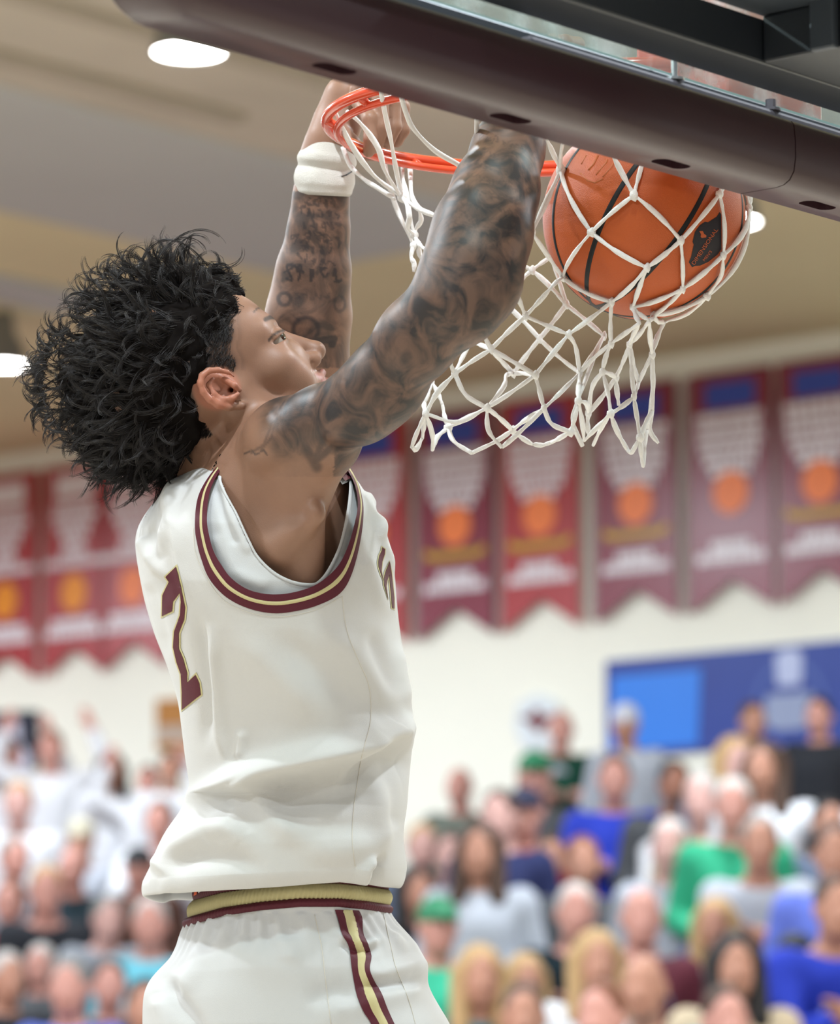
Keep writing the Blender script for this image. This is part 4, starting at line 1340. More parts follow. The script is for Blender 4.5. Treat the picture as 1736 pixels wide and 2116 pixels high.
# eyes
M_eye = mat('eye_white', srgb(168, 158, 148), 0.12, 0.6, noise=0.04)
M_iris = mat('dark_iris', srgb(36, 24, 18), 0.1, 0.6, noise=0.1)
for s in (1, -1):
    bm = bmesh.new()
    bmesh.ops.create_uvsphere(bm, u_segments=24, v_segments=16, radius=HR(13.0))
    bm.transform(Matrix.Translation(H(74, 34 * s, 16)))
    e = bm_obj('eyeball', bm, M_eye, PLAYER, True)
    look = (HF * 0.86 + HS * (0.5 * s) + HU * 0.05).normalized()
    V, F = [], []
    c = H(74, 34 * s, 16)
    t1 = look.orthogonal().normalized(); t2 = look.cross(t1)
    for r_, z_ in ((0.0, 13.15), (3.4, 12.95), (6.6, 11.5)):
        for k in range(16):
            a = 2 * math.pi * k / 16
            V.append(c + look * HR(z_) + (t1 * math.cos(a) + t2 * math.sin(a)) * HR(r_ + 0.01))
    for i in range(2):
        for k in range(16):
            F.append((i * 16 + k, i * 16 + (k + 1) % 16, (i + 1) * 16 + (k + 1) % 16, (i + 1) * 16 + k))
    ir = obj('iris', V, F, M_iris, e, True)

# ------------------------------------------------------------------ clothing
M_jersey = mat('cream_jersey', srgb(196, 195, 193), 0.62, 0.25, noise=0.03, nscale=6, bump=0.25, bscale=1500, sheen=0.15)
M_under = mat('white_undershirt', srgb(200, 202, 204), 0.6, 0.25, noise=0.03, nscale=10, bump=0.2, bscale=1200, sheen=0.1)
M_shorts = mat('cream_shorts', srgb(190, 190, 190), 0.58, 0.3, noise=0.03, nscale=6, bump=0.22, bscale=1500, sheen=0.15)
M_mar = mat('maroon_trim', srgb(82, 24, 38), 0.6, 0.3, noise=0.1, nscale=60, bump=0.2, bscale=1500)
M_goldt = mat('gold_trim', srgb(192, 182, 136), 0.6, 0.3, noise=0.08, nscale=60, bump=0.2, bscale=1500)
M_seamc = mat('seam_thread', srgb(206, 200, 190), 0.8, 0.1, noise=0.1, nscale=100)

def interp(tab, y):
    ys, xs = zip(*tab)
    return np.interp(y, ys, xs)
def smooth_tab(tab, y):
    """rounded reading of an outline table"""
    return (interp(tab, y) * 2 + interp(tab, y - 12) + interp(tab, y + 12) + interp(tab, y - 22) * .5 + interp(tab, y + 22) * .5) / 5.0

def ridge(x, y, pts, width, amp, t0=0.12, t1=0.12, sharp=None):
    """a fold of cloth running along a line: sharp=+1 or -1 makes that side fall away faster"""
    d, w, sd = seg_dist(x, y, pts)
    wd = np.full_like(d, width)
    if sharp:
        wd = np.where(sd * sharp > 0, width * 0.4, width)
    env = np.clip(w / max(t0, 1e-3), 0, 1) * np.clip((1 - w) / max(t1, 1e-3), 0, 1)
    env = env * env * (3 - 2 * env)
    return amp * np.exp(-(d / wd) ** 2) * env

def garment(rows, n, left, right, depth, dd0, expo=2.3, tilt=None, fold=None, scale=1.0, hem=0):
    """rings of cloth round the body: rows are picture heights, left and right the outline, depth the half depth in metres"""
    th = np.linspace(0, 2 * np.pi, n, endpoint=False)
    c, s = np.cos(th), np.sin(th)
    ce = np.sign(c) * np.abs(c) ** (2 / expo)
    se = np.sign(s) * np.abs(s) ** (2 / expo)
    V = np.zeros((len(rows), n, 3))
    for i, (y, inset, up) in enumerate(rows):
        L, Rr = float(smooth_tab(left, y)), float(smooth_tab(right, y))
        cx, a = (L + Rr) / 2, (Rr - L) / 2 * scale - inset
        b = float(interp(depth, y)) * scale - inset * PXM
        for j in range(n):
            d = DP + dd0 + b * se[j]
            x = cx + a * ce[j]
            yy = y + up + (tilt(x, se[j], y) if tilt else 0)
            V[i, j] = W(x, yy, d)
    # displace along the normal
    if fold is not None:
        N = np.zeros_like(V)
        du = np.roll(V, -1, 1) - np.roll(V, 1, 1)
        dv = np.gradient(V, axis=0)
        N = np.cross(du, dv)
        N /= np.linalg.norm(N, axis=2, keepdims=True) + 1e-12
        cen = V.mean(axis=1, keepdims=True)
        sgn = np.sign(((V - cen) * N).sum(2, keepdims=True).mean())
        N *= sgn
        x, y, d = proj_np(V.reshape(-1, 3))
        f = fold(x, y, np.tile(se, len(rows)), np.tile(th, len(rows)))
        f = f.reshape(len(rows), n, 1)
        if hem:
            f[-hem:] = f[-hem - 1]
            N[-hem:] = N[-hem - 1]
        V = V + N * f
    F = []
    m = len(rows)
    idx = np.arange(m * n).reshape(m, n)
    a = idx[:-1]; b_ = idx[1:]
    F = np.stack([a, b_, np.roll(b_, -1, 1), np.roll(a, -1, 1)], -1).reshape(-1, 4)
    return V.reshape(-1, 3), F

# jersey outline
JL = [(915, 470), (930, 450), (940, 432), (955, 408), (970, 385), (1000, 355), (1030, 328), (1060, 304), (1090, 287), (1110, 282), (1140, 283), (1180, 289), (1240, 300), (1310, 320), (1370, 344), (1450, 370), (1510, 378), (1580, 386), (1640, 397), (1662, 384), (1690, 358), (1720, 336), (1760, 318), (1778, 312), (1792, 302), (1804, 293), (1816, 288), (1860, 288)]
JR = [(915, 690), (940, 700), (960, 714), (1000, 744), (1050, 772), (1090, 796), (1110, 804), (1150, 813), (1200, 817), (1250, 819), (1300, 823), (1400, 838), (1480, 849), (1540, 852), (1620, 848), (1680, 842), (1715, 836), (1740, 838), (1770, 845), (1790, 848), (1810, 840), (1860, 830)]
JD = [(915, 0.10), (960, 0.150), (1010, 0.178), (1080, 0.196), (1200, 0.205), (1300, 0.200), (1500, 0.180), (1640, 0.172), (1740, 0.190), (1800, 0.194), (1860, 0.186)]
def jersey_fold(x, y, se, th):
    near = np.clip(-se * 3 + 0.4, 0, 1)
    f = np.zeros_like(x)
    # the great sagging fold above the hem
    f += ridge(x, y, [(858, 1470), (822, 1508), (780, 1532), (720, 1548), (640, 1566), (560, 1586), (505, 1602), (450, 1625), (395, 1655), (350, 1700)], 25, 0.022, 0.16, 0.35, sharp=None)
    d, w, sd = seg_dist(x, y, [(870, 1462), (822, 1508), (780, 1532), (720, 1548), (640, 1566), (560, 1586), (505, 1602), (450, 1625), (395, 1655), (300, 1730)])
    below = np.clip(d / 55, 0, 1) * (sd > 0)
    f += ridge(x, y, [(852, 1530), (800, 1590), (720, 1625), (640, 1640), (560, 1660), (470, 1690)], 44, -0.020, 0.1, 0.3)
    f += ridge(x, y, [(860, 1500), (800, 1580), (720, 1640), (660, 1650)], 30, -0.004, 0.25, 0.3)
    f += ridge(x, y, [(500, 1605), (540, 1660), (590, 1712), (650, 1745)], 26, 0.011, 0.1, 0.4)
    f += ridge(x, y, [(318, 1810), (370, 1750), (430, 1716), (470, 1714), (505, 1732), (520, 1760)], 22, 0.010, 0.1, 0.3)
    f += ridge(x, y, [(395, 1690), (440, 1665), (490, 1660)], 24, -0.006, 0.3, 0.3)
    f += ridge(x, y, [(330, 1790), (400, 1770), (480, 1775), (560, 1800)], 20, -0.006, 0.2, 0.3)
    f += ridge(x, y, [(600, 1740), (680, 1760), (760, 1745), (830, 1700)], 30, 0.006, 0.3, 0.3)
    f += ridge(x, y, [(735, 1812), (760, 1785), (775, 1770)], 10, 0.008, 0.1, 0.4)
    f += ridge(x, y, [(772, 1830), (776, 1790), (790, 1762)], 9, -0.010, 0.1, 0.4)
    f += ridge(x, y, [(845, 1480), (800, 1600), (785, 1700), (790, 1780)], 18, 0.005, 0.2, 0.2)
    f += ridge(x, y, [(842, 1560), (830, 1640), (815, 1720)], 14, -0.005, 0.2, 0.2)
    f += ridge(x, y, [(775, 1470), (765, 1530), (730, 1600), (690, 1660)], 16, 0.005, 0.2, 0.4)
    # long soft folds down the side
    f += ridge(x, y, [(438, 1280), (446, 1400), (455, 1520), (470, 1600)], 13, 0.006, 0.25, 0.25)
    f += ridge(x, y, [(405, 1250), (418, 1330), (430, 1430), (425, 1560)], 12, -0.006, 0.25, 0.25)
    f += ridge(x, y, [(500, 1500), (497, 1540), (495, 1575)], 12, 0.005, 0.3, 0.3)
    f += ridge(x, y, [(465, 1300), (540, 1360), (620, 1440), (680, 1500)], 34, 0.006, 0.3, 0.35)
    f += ridge(x, y, [(560, 1300), (640, 1370), (720, 1440), (800, 1490)], 30, -0.005, 0.3, 0.35)
    f += ridge(x, y, [(640, 1290), (720, 1340), (790, 1420), (840, 1490)], 28, 0.006, 0.3, 0.3)
    f += ridge(x, y, [(760, 1290), (790, 1380), (820, 1450)], 18, -0.005, 0.3, 0.3)
    f += ridge(x, y, [(825, 1320), (830, 1400), (846, 1470)], 14, 0.004, 0.3, 0.3)
    f += ridge(x, y, [(745, 1140), (770, 1200), (800, 1290)], 16, 0.004, 0.2, 0.4)
    # back panel and shoulder
    f += ridge(x, y, [(372, 975), (340, 1060), (322, 1150), (345, 1240)], 16, 0.006, 0.15, 0.3)
    f += ridge(x, y, [(345, 1030), (318, 1100), (330, 1190), (352, 1260)], 13, -0.006, 0.2, 0.3)
    f += ridge(x, y, [(290, 1110), (318, 1160), (350, 1215)], 12, 0.006, 0.1, 0.4)
    f += ridge(x, y, [(352, 1000), (356, 1080), (370, 1160), (395, 1260)], 12, 0.004, 0.2, 0.3)
    f += ridge(x, y, [(300, 1200), (330, 1290), (352, 1370)], 14, -0.004, 0.2, 0.3)
    # front panel beside the lettering
    f += ridge(x, y, [(752, 1010), (775, 1075), (790, 1125)], 9, 0.006, 0.15, 0.3)
    f += ridge(x, y, [(768, 1040), (790, 1090), (806, 1140)], 7, -0.005, 0.2, 0.3)
    f += ridge(x, y, [(770, 1060), (782, 1110), (800, 1150), (812, 1200)], 8, 0.005, 0.2, 0.3)
    f = f * near * 1.25
    rr = np.random.RandomState(2)
    for k in range(10):
        ang = rr.uniform(0, 6.28)
        fx, fy = rr.uniform(0.008, 0.02), rr.uniform(0.006, 0.014)
        f += 0.0007 * np.sin(x * fx + ang + th * 2) * np.cos(y * fy + ang * 2)
    # folds on the side turned away
    far = np.clip(se * 3, 0, 1)
    f += far * 0.006 * np.sin(th * 9 + y * 0.01)
    return f
def jersey_tilt(x, s, y):
    t = np.clip((y - 1640) / 190, 0, 1)
    return float(t * np.interp(x, [290, 320, 450, 600, 700, 745, 800, 850], [24, 19, 12, 1, -8, -4, 4, 8]) + t * 34 * max(0.0, s) * np.interp(x, [300, 420, 620], [1, 0.7, 0]))
rows = [(y, 0, 0) for y in np.arange(915, 1800, 3.4)]
for k in range(15):                                               # hem rolled under
    a = math.pi * k / 14
    rows.append((1800 + 8 * math.sin(a) * 2 + 0.0, 11 * (1 - math.cos(a)), 14 * math.sin(a)))
for k in range(5):
    rows.append((1790 - 6 * k, 24 + 3 * k, 0))
JV, JF = garment(rows, 420, JL, JR, JD, 0.0, 2.25, jersey_tilt, jersey_fold, hem=20)
bvh_j = bvh_of(JV, JF)
OUT = [(487, 926), (458, 955), (433, 985), (414, 1018), (406, 1050), (404, 1092), (409, 1125), (417, 1155), (433, 1195), (466, 1232), (511, 1256), (562, 1267), (610, 1263), (658, 1250), (702, 1226), (726, 1186), (743, 1121), (750, 1058), (744, 1014), (732, 985), (714, 956)]
INN = [(494, 936), (472, 955), (452, 980), (437, 1010), (430, 1045), (429, 1080), (434, 1110), (442, 1138), (456, 1164), (479, 1195), (516, 1219), (562, 1228), (610, 1223), (656, 1206), (694, 1174), (716, 1134), (731, 1084), (738, 1044), (733, 1008), (722, 982), (707, 960)]
hole = OUT[:]
mid = [((a[0] * 0.45 + b[0] * 0.55), (a[1] * 0.45 + b[1] * 0.55)) for a, b in zip(OUT, INN)]
midp = [(p.x, p.y) for p in smooth_path([(a, b, 0) for a, b in mid], 5)] + [(714, 900), (600, 840), (500, 880)]
jc = JV[JF].mean(axis=1)
jx, jy, jd = proj_np(jc)
cutm = in_poly(jx, jy, midp) & (jd < DP - 0.015)
jersey = np_obj('jersey', JV, JF[~cutm], M_jersey, PLAYER)
md = jersey.modifiers.new('thick', 'SOLIDIFY'); md.thickness = 0.0012; md.offset = -1
def lerp2(A, B, t):
    return [(a[0] + (b[0] - a[0]) * t, a[1] + (b[1] - a[1]) * t) for a, b in zip(A, B)]
tr = strip('armhole_trim', OUT, INN, bvh_j, 0.0022, M_mar, jersey, 6, 6)
strip('gold_stripe', lerp2(OUT, INN, 0.40), lerp2(OUT, INN, 0.66), bvh_j, 0.0032, M_goldt, jersey, 6, 3)
def offset_poly(pts, d):
    n = len(pts); out = []
    area = sum(pts[i][0] * pts[(i + 1) % n][1] - pts[(i + 1) % n][0] * pts[i][1] for i in range(n))
    sg = 1 if area > 0 else -1
    for i in range(n):
        p0, p1, p2 = Vector(pts[i - 1]), Vector(pts[i]), Vector(pts[(i + 1) % n])
        e1 = (p1 - p0).normalized(); e2 = (p2 - p1).normalized()
        n1 = Vector((e1.y, -e1.x)); n2 = Vector((e2.y, -e2.x))
        m = (n1 + n2)
        m = m / max(0.6, m.dot(n1)) if m.length > 1e-6 else n1
        out.append((p1.x + sg * m.x * d, p1.y + sg * m.y * d))
    return out
TWO = [(365, 1171), (343, 1192), (350, 1202), (337, 1230), (336, 1273), (357, 1263), (359, 1243), (373, 1225), (375, 1243), (373, 1271), (361, 1305), (359, 1337), (366, 1368), (375, 1393), (377, 1430), (377, 1467), (416, 1435), (413, 1411), (405, 1394), (388, 1410), (388, 1390), (380, 1361), (371, 1340), (371, 1308), (382, 1280), (384, 1255), (375, 1212)]
decal('number_outline', offset_poly(TWO, 3.2), bvh_j, 0.0006, M_goldt, jersey, 6)
decal('number_two', TWO, bvh_j, 0.0011, M_mar, jersey, 6)
z = lambda pts: [(700 + x / 8.68, 1080 + y / 8.68) for x, y in pts]
for pg in ([(770, 440), (820, 475), (815, 560), (770, 700), (755, 860), (792, 1060), (745, 920), (702, 790), (697, 700), (717, 590), (762, 500)],
           [(905, 690), (935, 880), (985, 1360), (985, 1545), (945, 1530), (900, 1000), (902, 930), (858, 1040), (842, 1140), (880, 1400), (800, 1110), (797, 1000), (830, 870)]):
    q = [(min(x, 814 + (y - 1150) * 0.03), y) for x, y in z(pg)]
    decal('lettering_outline', offset_poly(q, 2.0), bvh_j, 0.0006, M_goldt, jersey, 5)
    decal('lettering', q, bvh_j, 0.0011, M_mar, jersey, 5)
def thread(pts, bvh, parent, r=0.00045, m=None, name='seam'):
    Pp = [on_surf(bvh, p.x, p.y, 0.0003) for p in smooth_path([(a, b, 0) for a, b in pts], 8)]
    return tube(name, Pp, r, m or M_seamc, parent, 5)
thread([(707, 1232), (712, 1280), (722, 1320), (742, 1368), (760, 1410), (766, 1450), (764, 1500), (748, 1560), (738, 1620), (730, 1680), (728, 1740), (734, 1790)], bvh_j, jersey)
INNER_SEAM = [(400, 1090), (404, 1140), (425, 1190), (460, 1238), (508, 1263), (562, 1274), (612, 1270), (662, 1256), (708, 1232)]
thread(INNER_SEAM, bvh_j, jersey, 0.0004)

# undershirt: shows inside the armhole
UCUT = [(474, 945), (462, 968), (458, 992), (469, 1022), (489, 1058), (511, 1106), (533, 1147), (566, 1180), (603, 1199), (640, 1205), (658, 1199), (677, 1175), (699, 1128), (713, 1070), (720, 1018), (719, 985), (708, 950)]
rows = [(y, 0, 0) for y in np.arange(935, 1430, 4.0)]
UDD = 0.0
UV_, UF = garment(rows, 260, JL, JR, JD, 0.004, 2.25, None, lambda x, y, se, th: np.clip(-se * 3, 0, 1) * (
    ridge(x, y, [(455, 975), (470, 1050), (500, 1110), (520, 1150)], 10, 0.004) + ridge(x, y, [(446, 1000), (462, 1070), (490, 1130)], 8, -0.004) + ridge(x, y, [(440, 1100), (480, 1180), (560, 1215)], 14, 0.003)), scale=0.955)
bvh_u = bvh_of(UV_, UF)
uc = UV_[UF].mean(axis=1)
ux, uy, ud = proj_np(uc)
UCM = lerp2(UCUT, [(580, 1060)] * len(UCUT), -0.03)
ucp = [(p.x, p.y) for p in smooth_path([(a, b, 0) for a, b in UCM], 5)] + [(714, 880), (600, 830), (470, 880)]
um = in_poly(ux, uy, ucp) & (ud < DP - 0.0)
under = np_obj('undershirt', UV_, UF[~um], M_under, PLAYER)
md = under.modifiers.new('thick', 'SOLIDIFY'); md.thickness = 0.001; md.offset = -1
UC2 = lerp2(UCUT, [(580, 1060)] * len(UCUT), -0.055)
strip('binding', UC2, UCUT, bvh_u, 0.0016, M_under, under, 6, 4)

# shorts
SL = [(1780, 415), (1835, 401), (1860, 392), (1890, 374), (1925, 360), (1942, 352), (1975, 329), (2010, 308), (2040, 299), (2070, 295), (2116, 294), (2300, 300), (2480, 330), (2640, 352)]
SR = [(1780, 797), (1835, 800), (1884, 805), (1900, 818), (1925, 842), (1960, 866), (2000, 880), (2040, 886), (2075, 905), (2116, 931), (2300, 985), (2480, 1010), (2640, 1015)]
SD = [(1780, 0.150), (1890, 0.158), (1930, 0.166), (2000, 0.190), (2116, 0.215), (2640, 0.26)]
def waist_tilt(x, s, y):
    t = np.clip((2060 - y) / 150, 0, 1)
    return float(t * np.interp(x, [350, 400, 460, 540, 620, 700, 760, 810], [48, 30, 13, 1, -6, -6, 0, 8]))
def shorts_fold(x, y, se, th):
    near = np.clip(-se * 3 + 0.4, 0, 1)
    f = np.zeros_like(x)
    w = np.exp(-((y - 1915) / 45) ** 2) * (y > 1885)
    f += 0.0022 * w * np.sin(th * 34 + 1.5 * np.sin(th * 7)) 
    f += near * ridge(x, y, [(440, 1950), (410, 1990), (360, 2060)], 22, 0.006, 0.3, 0.3)
    f += near * ridge(x, y, [(350, 2010), (360, 2060), (400, 2110), (430, 2170)], 16, -0.010, 0.2, 0.3)
    f += near * ridge(x, y, [(330, 2050), (345, 2110), (370, 2190)], 20, 0.008, 0.2, 0.3)
    f += near * ridge(x, y, [(590, 1930), (600, 1970), (596, 2000)], 24, 0.006, 0.3, 0.3)
    f += near * ridge(x, y, [(380, 1985), (470, 1960), (560, 1990), (660, 2030)], 40, 0.006, 0.3, 0.3)
    f += near * ridge(x, y, [(690, 1925), (725, 1950), (760, 1952), (800, 1935)], 9, 0.005, 0.2, 0.3)
    f += near * ridge(x, y, [(700, 1945), (740, 1965), (790, 1962)], 9, -0.006, 0.2, 0.3)
    f += near * ridge(x, y, [(735, 2010), (780, 2012), (850, 1995), (890, 2030)], 16, 0.007, 0.2, 0.2)
    f += near * ridge(x, y, [(740, 2040), (800, 2040), (870, 2030)], 12, -0.006, 0.2, 0.2)
    f += near * ridge(x, y, [(880, 2036), (800, 2060), (720, 2080), (640, 2110)], 26, 0.008, 0.15, 0.3)
    f += near * ridge(x, y, [(800, 1925), (850, 1960), (882, 2010)], 14, 0.005, 0.2, 0.2)
    f += near * ridge(x, y, [(620, 2060), (700, 2050), (760, 2075)], 24, -0.006, 0.3, 0.3)
    return f
rows = [(y, 3 if y < 1874 else 0, 0) for y in np.arange(1846, 2640, 4.0)]
HV, HFc = garment(rows, 420, SL, SR, SD, 0.0, 2.2, waist_tilt, shorts_fold)
bvh_s = bvh_of(HV, HFc)
shorts = np_obj('shorts', HV, HFc, M_shorts, PLAYER)
md = shorts.modifiers.new('thick', 'SOLIDIFY'); md.thickness = 0.0012; md.offset = -1
def band(name, y0, y1, grow, m, parent, rib):
    rows = [(y, -grow, 0) for y in np.linspace(y0, y1, 12)]
    V, F = garment(rows, 600, SL, SR, SD, 0.0, 2.2, waist_tilt, lambda x, y, se, th: 0.0012 * np.sin(th * 150) * rib * np.sin(np.pi * (y - y.min()) / (np.ptp(y) + 1e-6)) ** 0.5 + 0.004 * np.sin(np.pi * np.repeat(np.arange(12) / 11, 600)))
    o = np_obj(name, V, F, m, parent)
    md = o.modifiers.new('thick', 'SOLIDIFY'); md.thickness = 0.001; md.offset = -1
    o['grow'] = grow
    BANDS[name] = bvh_of(V, F)
    return o
BANDS = {}
wb = band('waistband', 1802, 1832, 1.0, M_mar, shorts, 0.6)
band('gold_band', 1831, 1863, 1.5, M_goldt, wb, 1.0)
band('lower_band', 1862, 1880, 1.2, M_mar, wb, 0.35)
M_otag = mat('orange_tag', srgb(214, 96, 60), 0.6, 0.2, noise=0.05)
decal('size_tag', [(404, 1838), (410, 1835), (408, 1848), (402, 1851)], BANDS['waistband'], 0.0012, M_otag, wb, 4)
decal('size_tag', [(412, 1835), (426, 1831), (425, 1838), (411, 1845)], BANDS['waistband'], 0.0012, M_under, wb, 4)
# side stripe of the shorts
SO = [(691, 1880), (697, 1900), (706, 1930), (719, 1952), (723, 1975), (726, 2000), (731, 2030), (738, 2060), (750, 2090), (766, 2116), (790, 2170), (830, 2300), (850, 2480)]
SI = [(741, 1882), (748, 1900), (751, 1930), (762, 1957), (767, 1976), (764, 2004), (775, 2030), (788, 2054), (800, 2085), (814, 2116), (840, 2170), (885, 2300), (905, 2480)]
strip('side_stripe', SO, SI, bvh_s, 0.0022, M_mar, shorts, 9, 9)
strip('gold_stripe', lerp2(SO, SI, 0.29), lerp2(SO, SI, 0.74), bvh_s, 0.0032, M_goldt, shorts, 9, 6)
thread([(650, 1890), (665, 1960), (672, 2020), (684, 2116)], bvh_s, shorts, 0.0005)
thread([(792, 1888), (806, 1950), (818, 2000), (842, 2060), (858, 2116), (875, 2200)], bvh_s, shorts, 0.0005)

# wristband
M_wb = mat('white_terry', srgb(226, 222, 214), 0.9, 0.1, noise=0.05, nscale=60, bump=0.9, bscale=1300, sheen=0.4)
WL = [(272, 642), (278, 636), (300, 629), (330, 618), (345, 613), (352, 612), (380, 609), (396, 608), (402, 612)]
WR = [(272, 722), (278, 728), (300, 733), (330, 734), (345, 732), (352, 733), (380, 730), (396, 728), (402, 724)]
WD = [(272, 0.030), (278, 0.034), (320, 0.040), (345, 0.037), (350, 0.037), (380, 0.040), (402, 0.037)]
rows = [(274, 12, 6), (272, 8, 3)] + [(y, 0, 0) for y in np.arange(274, 401, 2.6)] + [(402, 4, 2), (402, 12, 0), (398, 14, -4)]
def wb_fold(x, y, se, th):
    c = 345 + (x - 670) * 0.12
    return -0.0018 * np.exp(-((y - c) / 7) ** 2) + 0.0022 * np.exp(-((y - c + 16) / 12) ** 2) + 0.0018 * np.exp(-((y - c - 26) / 16) ** 2) 
WV, WF = garment(rows, 110, WL, WR, WD, 0.142, 2.1, lambda x, s, y: (x - 670) * (0.22 * (400 - y) / 125 + 0.05), wb_fold)
wrist = np_obj('wristband', WV, WF, M_wb, PLAYER)
bvh_w = bvh_of(WV, WF)
decal('black_mark', [(703, 364), (712, 362), (722, 356), (729, 351), (727, 356), (716, 363), (706, 366)], bvh_w, 0.0008, M_seam, wrist, 5)

# ------------------------------------------------------------------ hair
M_hair = mat('black_hair', srgb(32, 28, 28), 0.5, 0.3, noise=0.2, nscale=60)
HB = [(430, 640, -0.03, 62), (390, 642, -0.02, 78), (325, 668, -0.01, 95), (278, 715, 0.0, 98), (248, 778, 0.01, 98), (258, 842, 0.01, 102), (290, 890, 0.01, 92), (350, 905, 0.0, 68),
      (330, 760, -0.055, 118), (385, 720, -0.065, 84), (365, 830, -0.06, 70), (330, 850, -0.045, 90), (410, 690, -0.055, 58), (448, 648, -0.055, 44), (395, 880, -0.02, 52), (440, 620, 0.05, 70), (350, 665, 0.07, 92), (280, 765, 0.08, 100), (300, 860, 0.07, 90)]
def hair_disp(X):
    a = X[:, 0] * 95; b = X[:, 1] * 95; c = X[:, 2] * 95
    return (0.0045 * np.sin(a + 1.3 * np.sin(c * 0.7)) * np.sin(c + b) + 0.003 * np.sin(2.3 * a + 1.1 * b + 2 * np.sin(c)) * np.sin(2.1 * c)).astype(np.float32)
SHR = Sculpt()
for x, y, dd, r in HB:
    SHR.ball(P(x, y, dd - 0.02), R(r * 0.93), 0.03)
GV, GF = SHR.mesh(0.004, disp=hair_disp)
M_hbase = mat('black_hair_underlayer', srgb(22, 19, 18), 0.95, 0.05, noise=0.2, nscale=60)
hair = np_obj('hair', GV, GF, M_hbase, PLAYER)
me = hair.data
NV = np.zeros(len(GV) * 3, np.float32)
me.vertices.foreach_get('normal', NV)
NV = NV.reshape(-1, 3)
hx_, hy_, hd_ = proj_np(GV)
rh = np.random.RandomState(11)
SKULL = np.array(P(330, 770, 0.0))
FLOW = np.array(-CR * 0.86 - CU * 0.22 + CF * 0.05)
pos, sizes, rads = [], [], []
def lock(p0, n, flow, length, curl, nstr, spread, thick, steps=16, sharp_tip=True):
    flow = flow - n * (flow @ n) * 0.9
    d = n * 0.42 + flow * 0.85 + rh.normal(0, 0.25, 3)
    d /= np.linalg.norm(d)
    ax = rh.normal(0, 1, 3)
    ax = ax - d * (ax @ d)
    ax /= np.linalg.norm(ax)
    g = [p0 - n * 0.006]
    st = length / steps
    wv = rh.choice((0.6, 0.6, 3.2, 4.5))
    for k in range(steps):
        ang = curl * (0.3 + 1.5 * k / steps) * math.cos(wv * k / steps)
        d = d * math.cos(ang) + np.cross(ax, d) * math.sin(ang)
        d = d + ax * 0.05 + flow * 0.03
        d /= np.linalg.norm(d)
        g.append(g[-1] + d * st)
    g = np.array(g)
    t = np.linspace(0, 1, steps + 1)[:, None]
    for s_ in range(nstr):
        o1 = rh.normal(0, spread, 3)
        o2 = rh.normal(0, spread * 0.45, 3)
        ph = rh.uniform(0, 6.28)
        w = rh.normal(0, spread * 0.25, 3)
        q = g + o1 * (1 - t) + o2 * t + w * np.sin(t * 9 + ph)
        m = int(steps * rh.uniform(0.75, 1.0)) + 1
        pos.append(q[:m])
        sizes.append(m)
        tt = np.linspace(0, 1, m)
        rads.append(thick * (1 - 0.75 * tt ** 2))
# locks all over
cand = np.arange(len(GV))
ch = rh.choice(cand, 1700)
for i in ch:
    out = (GV[i] - SKULL)
    fl = FLOW * 0.9 + np.array(CU) * 0.25 * (hy_[i] < 640) - np.array(CU) * 0.35 * (hy_[i] > 860)
    if hy_[i] < 640 and hx_[i] > 330:
        fl = fl * 0.35 + np.array(CU) * 0.3
    if hx_[i] > 398 and hy_[i] > 735:
        continue
    if hx_[i] > 455 and hy_[i] > 560:
        fl = -np.array(CR) * 0.8 - np.array(CU) * 0.35
        for q in range(2):
            lock(GV[i] + rh.normal(0, 0.004, 3), NV[i] * 0.25, fl, rh.uniform(0.018, 0.034), rh.uniform(0.02, 0.1), 12, 0.002, 0.0003)
        continue
    LS = 0.5 if hx_[i] > 415 else (0.72 if hx_[i] < 215 else 1.0)
    lock(GV[i], NV[i], fl * 1.3, LS * rh.uniform(0.04, 0.085), rh.uniform(0.10, 0.24), 12, 0.0026, 0.00034)
# wisps that leave the outline
def wisp(x, y, dx, dy, length, curl, n=7, thick=0.00040, spread=0.0011, side=1):
    p0 = np.array(P(x, y, -0.02 + rh.uniform(-0.03, 0.03)))
    d = np.array(CR * dx - CU * dy)
    d /= np.linalg.norm(d)
    ax = np.array(CF) * side + rh.normal(0, 0.25, 3)
    steps = 20
    g = [p0]
    for k in range(steps):
        ang = curl * (0.3 + 1.2 * k / steps)
        axn = ax - d * (ax @ d)
        axn /= np.linalg.norm(axn)
        d = d * math.cos(ang) + np.cross(axn, d) * math.sin(ang)
        g.append(g[-1] + d * length / steps)
    g = np.array(g)
    t = np.linspace(0, 1, steps + 1)[:, None]
    for s_ in range(n):
        o1 = rh.normal(0, spread * 1.6, 3); o2 = rh.normal(0, spread, 3)
        q = g + o1 * (1 - t) + o2 * t
        m = int(steps * rh.uniform(0.8, 1.0)) + 1
        pos.append(q[:m]); sizes.append(m)
        rads.append(thick * (1 - 0.7 * np.linspace(0, 1, m) ** 2))
PXL = PXM
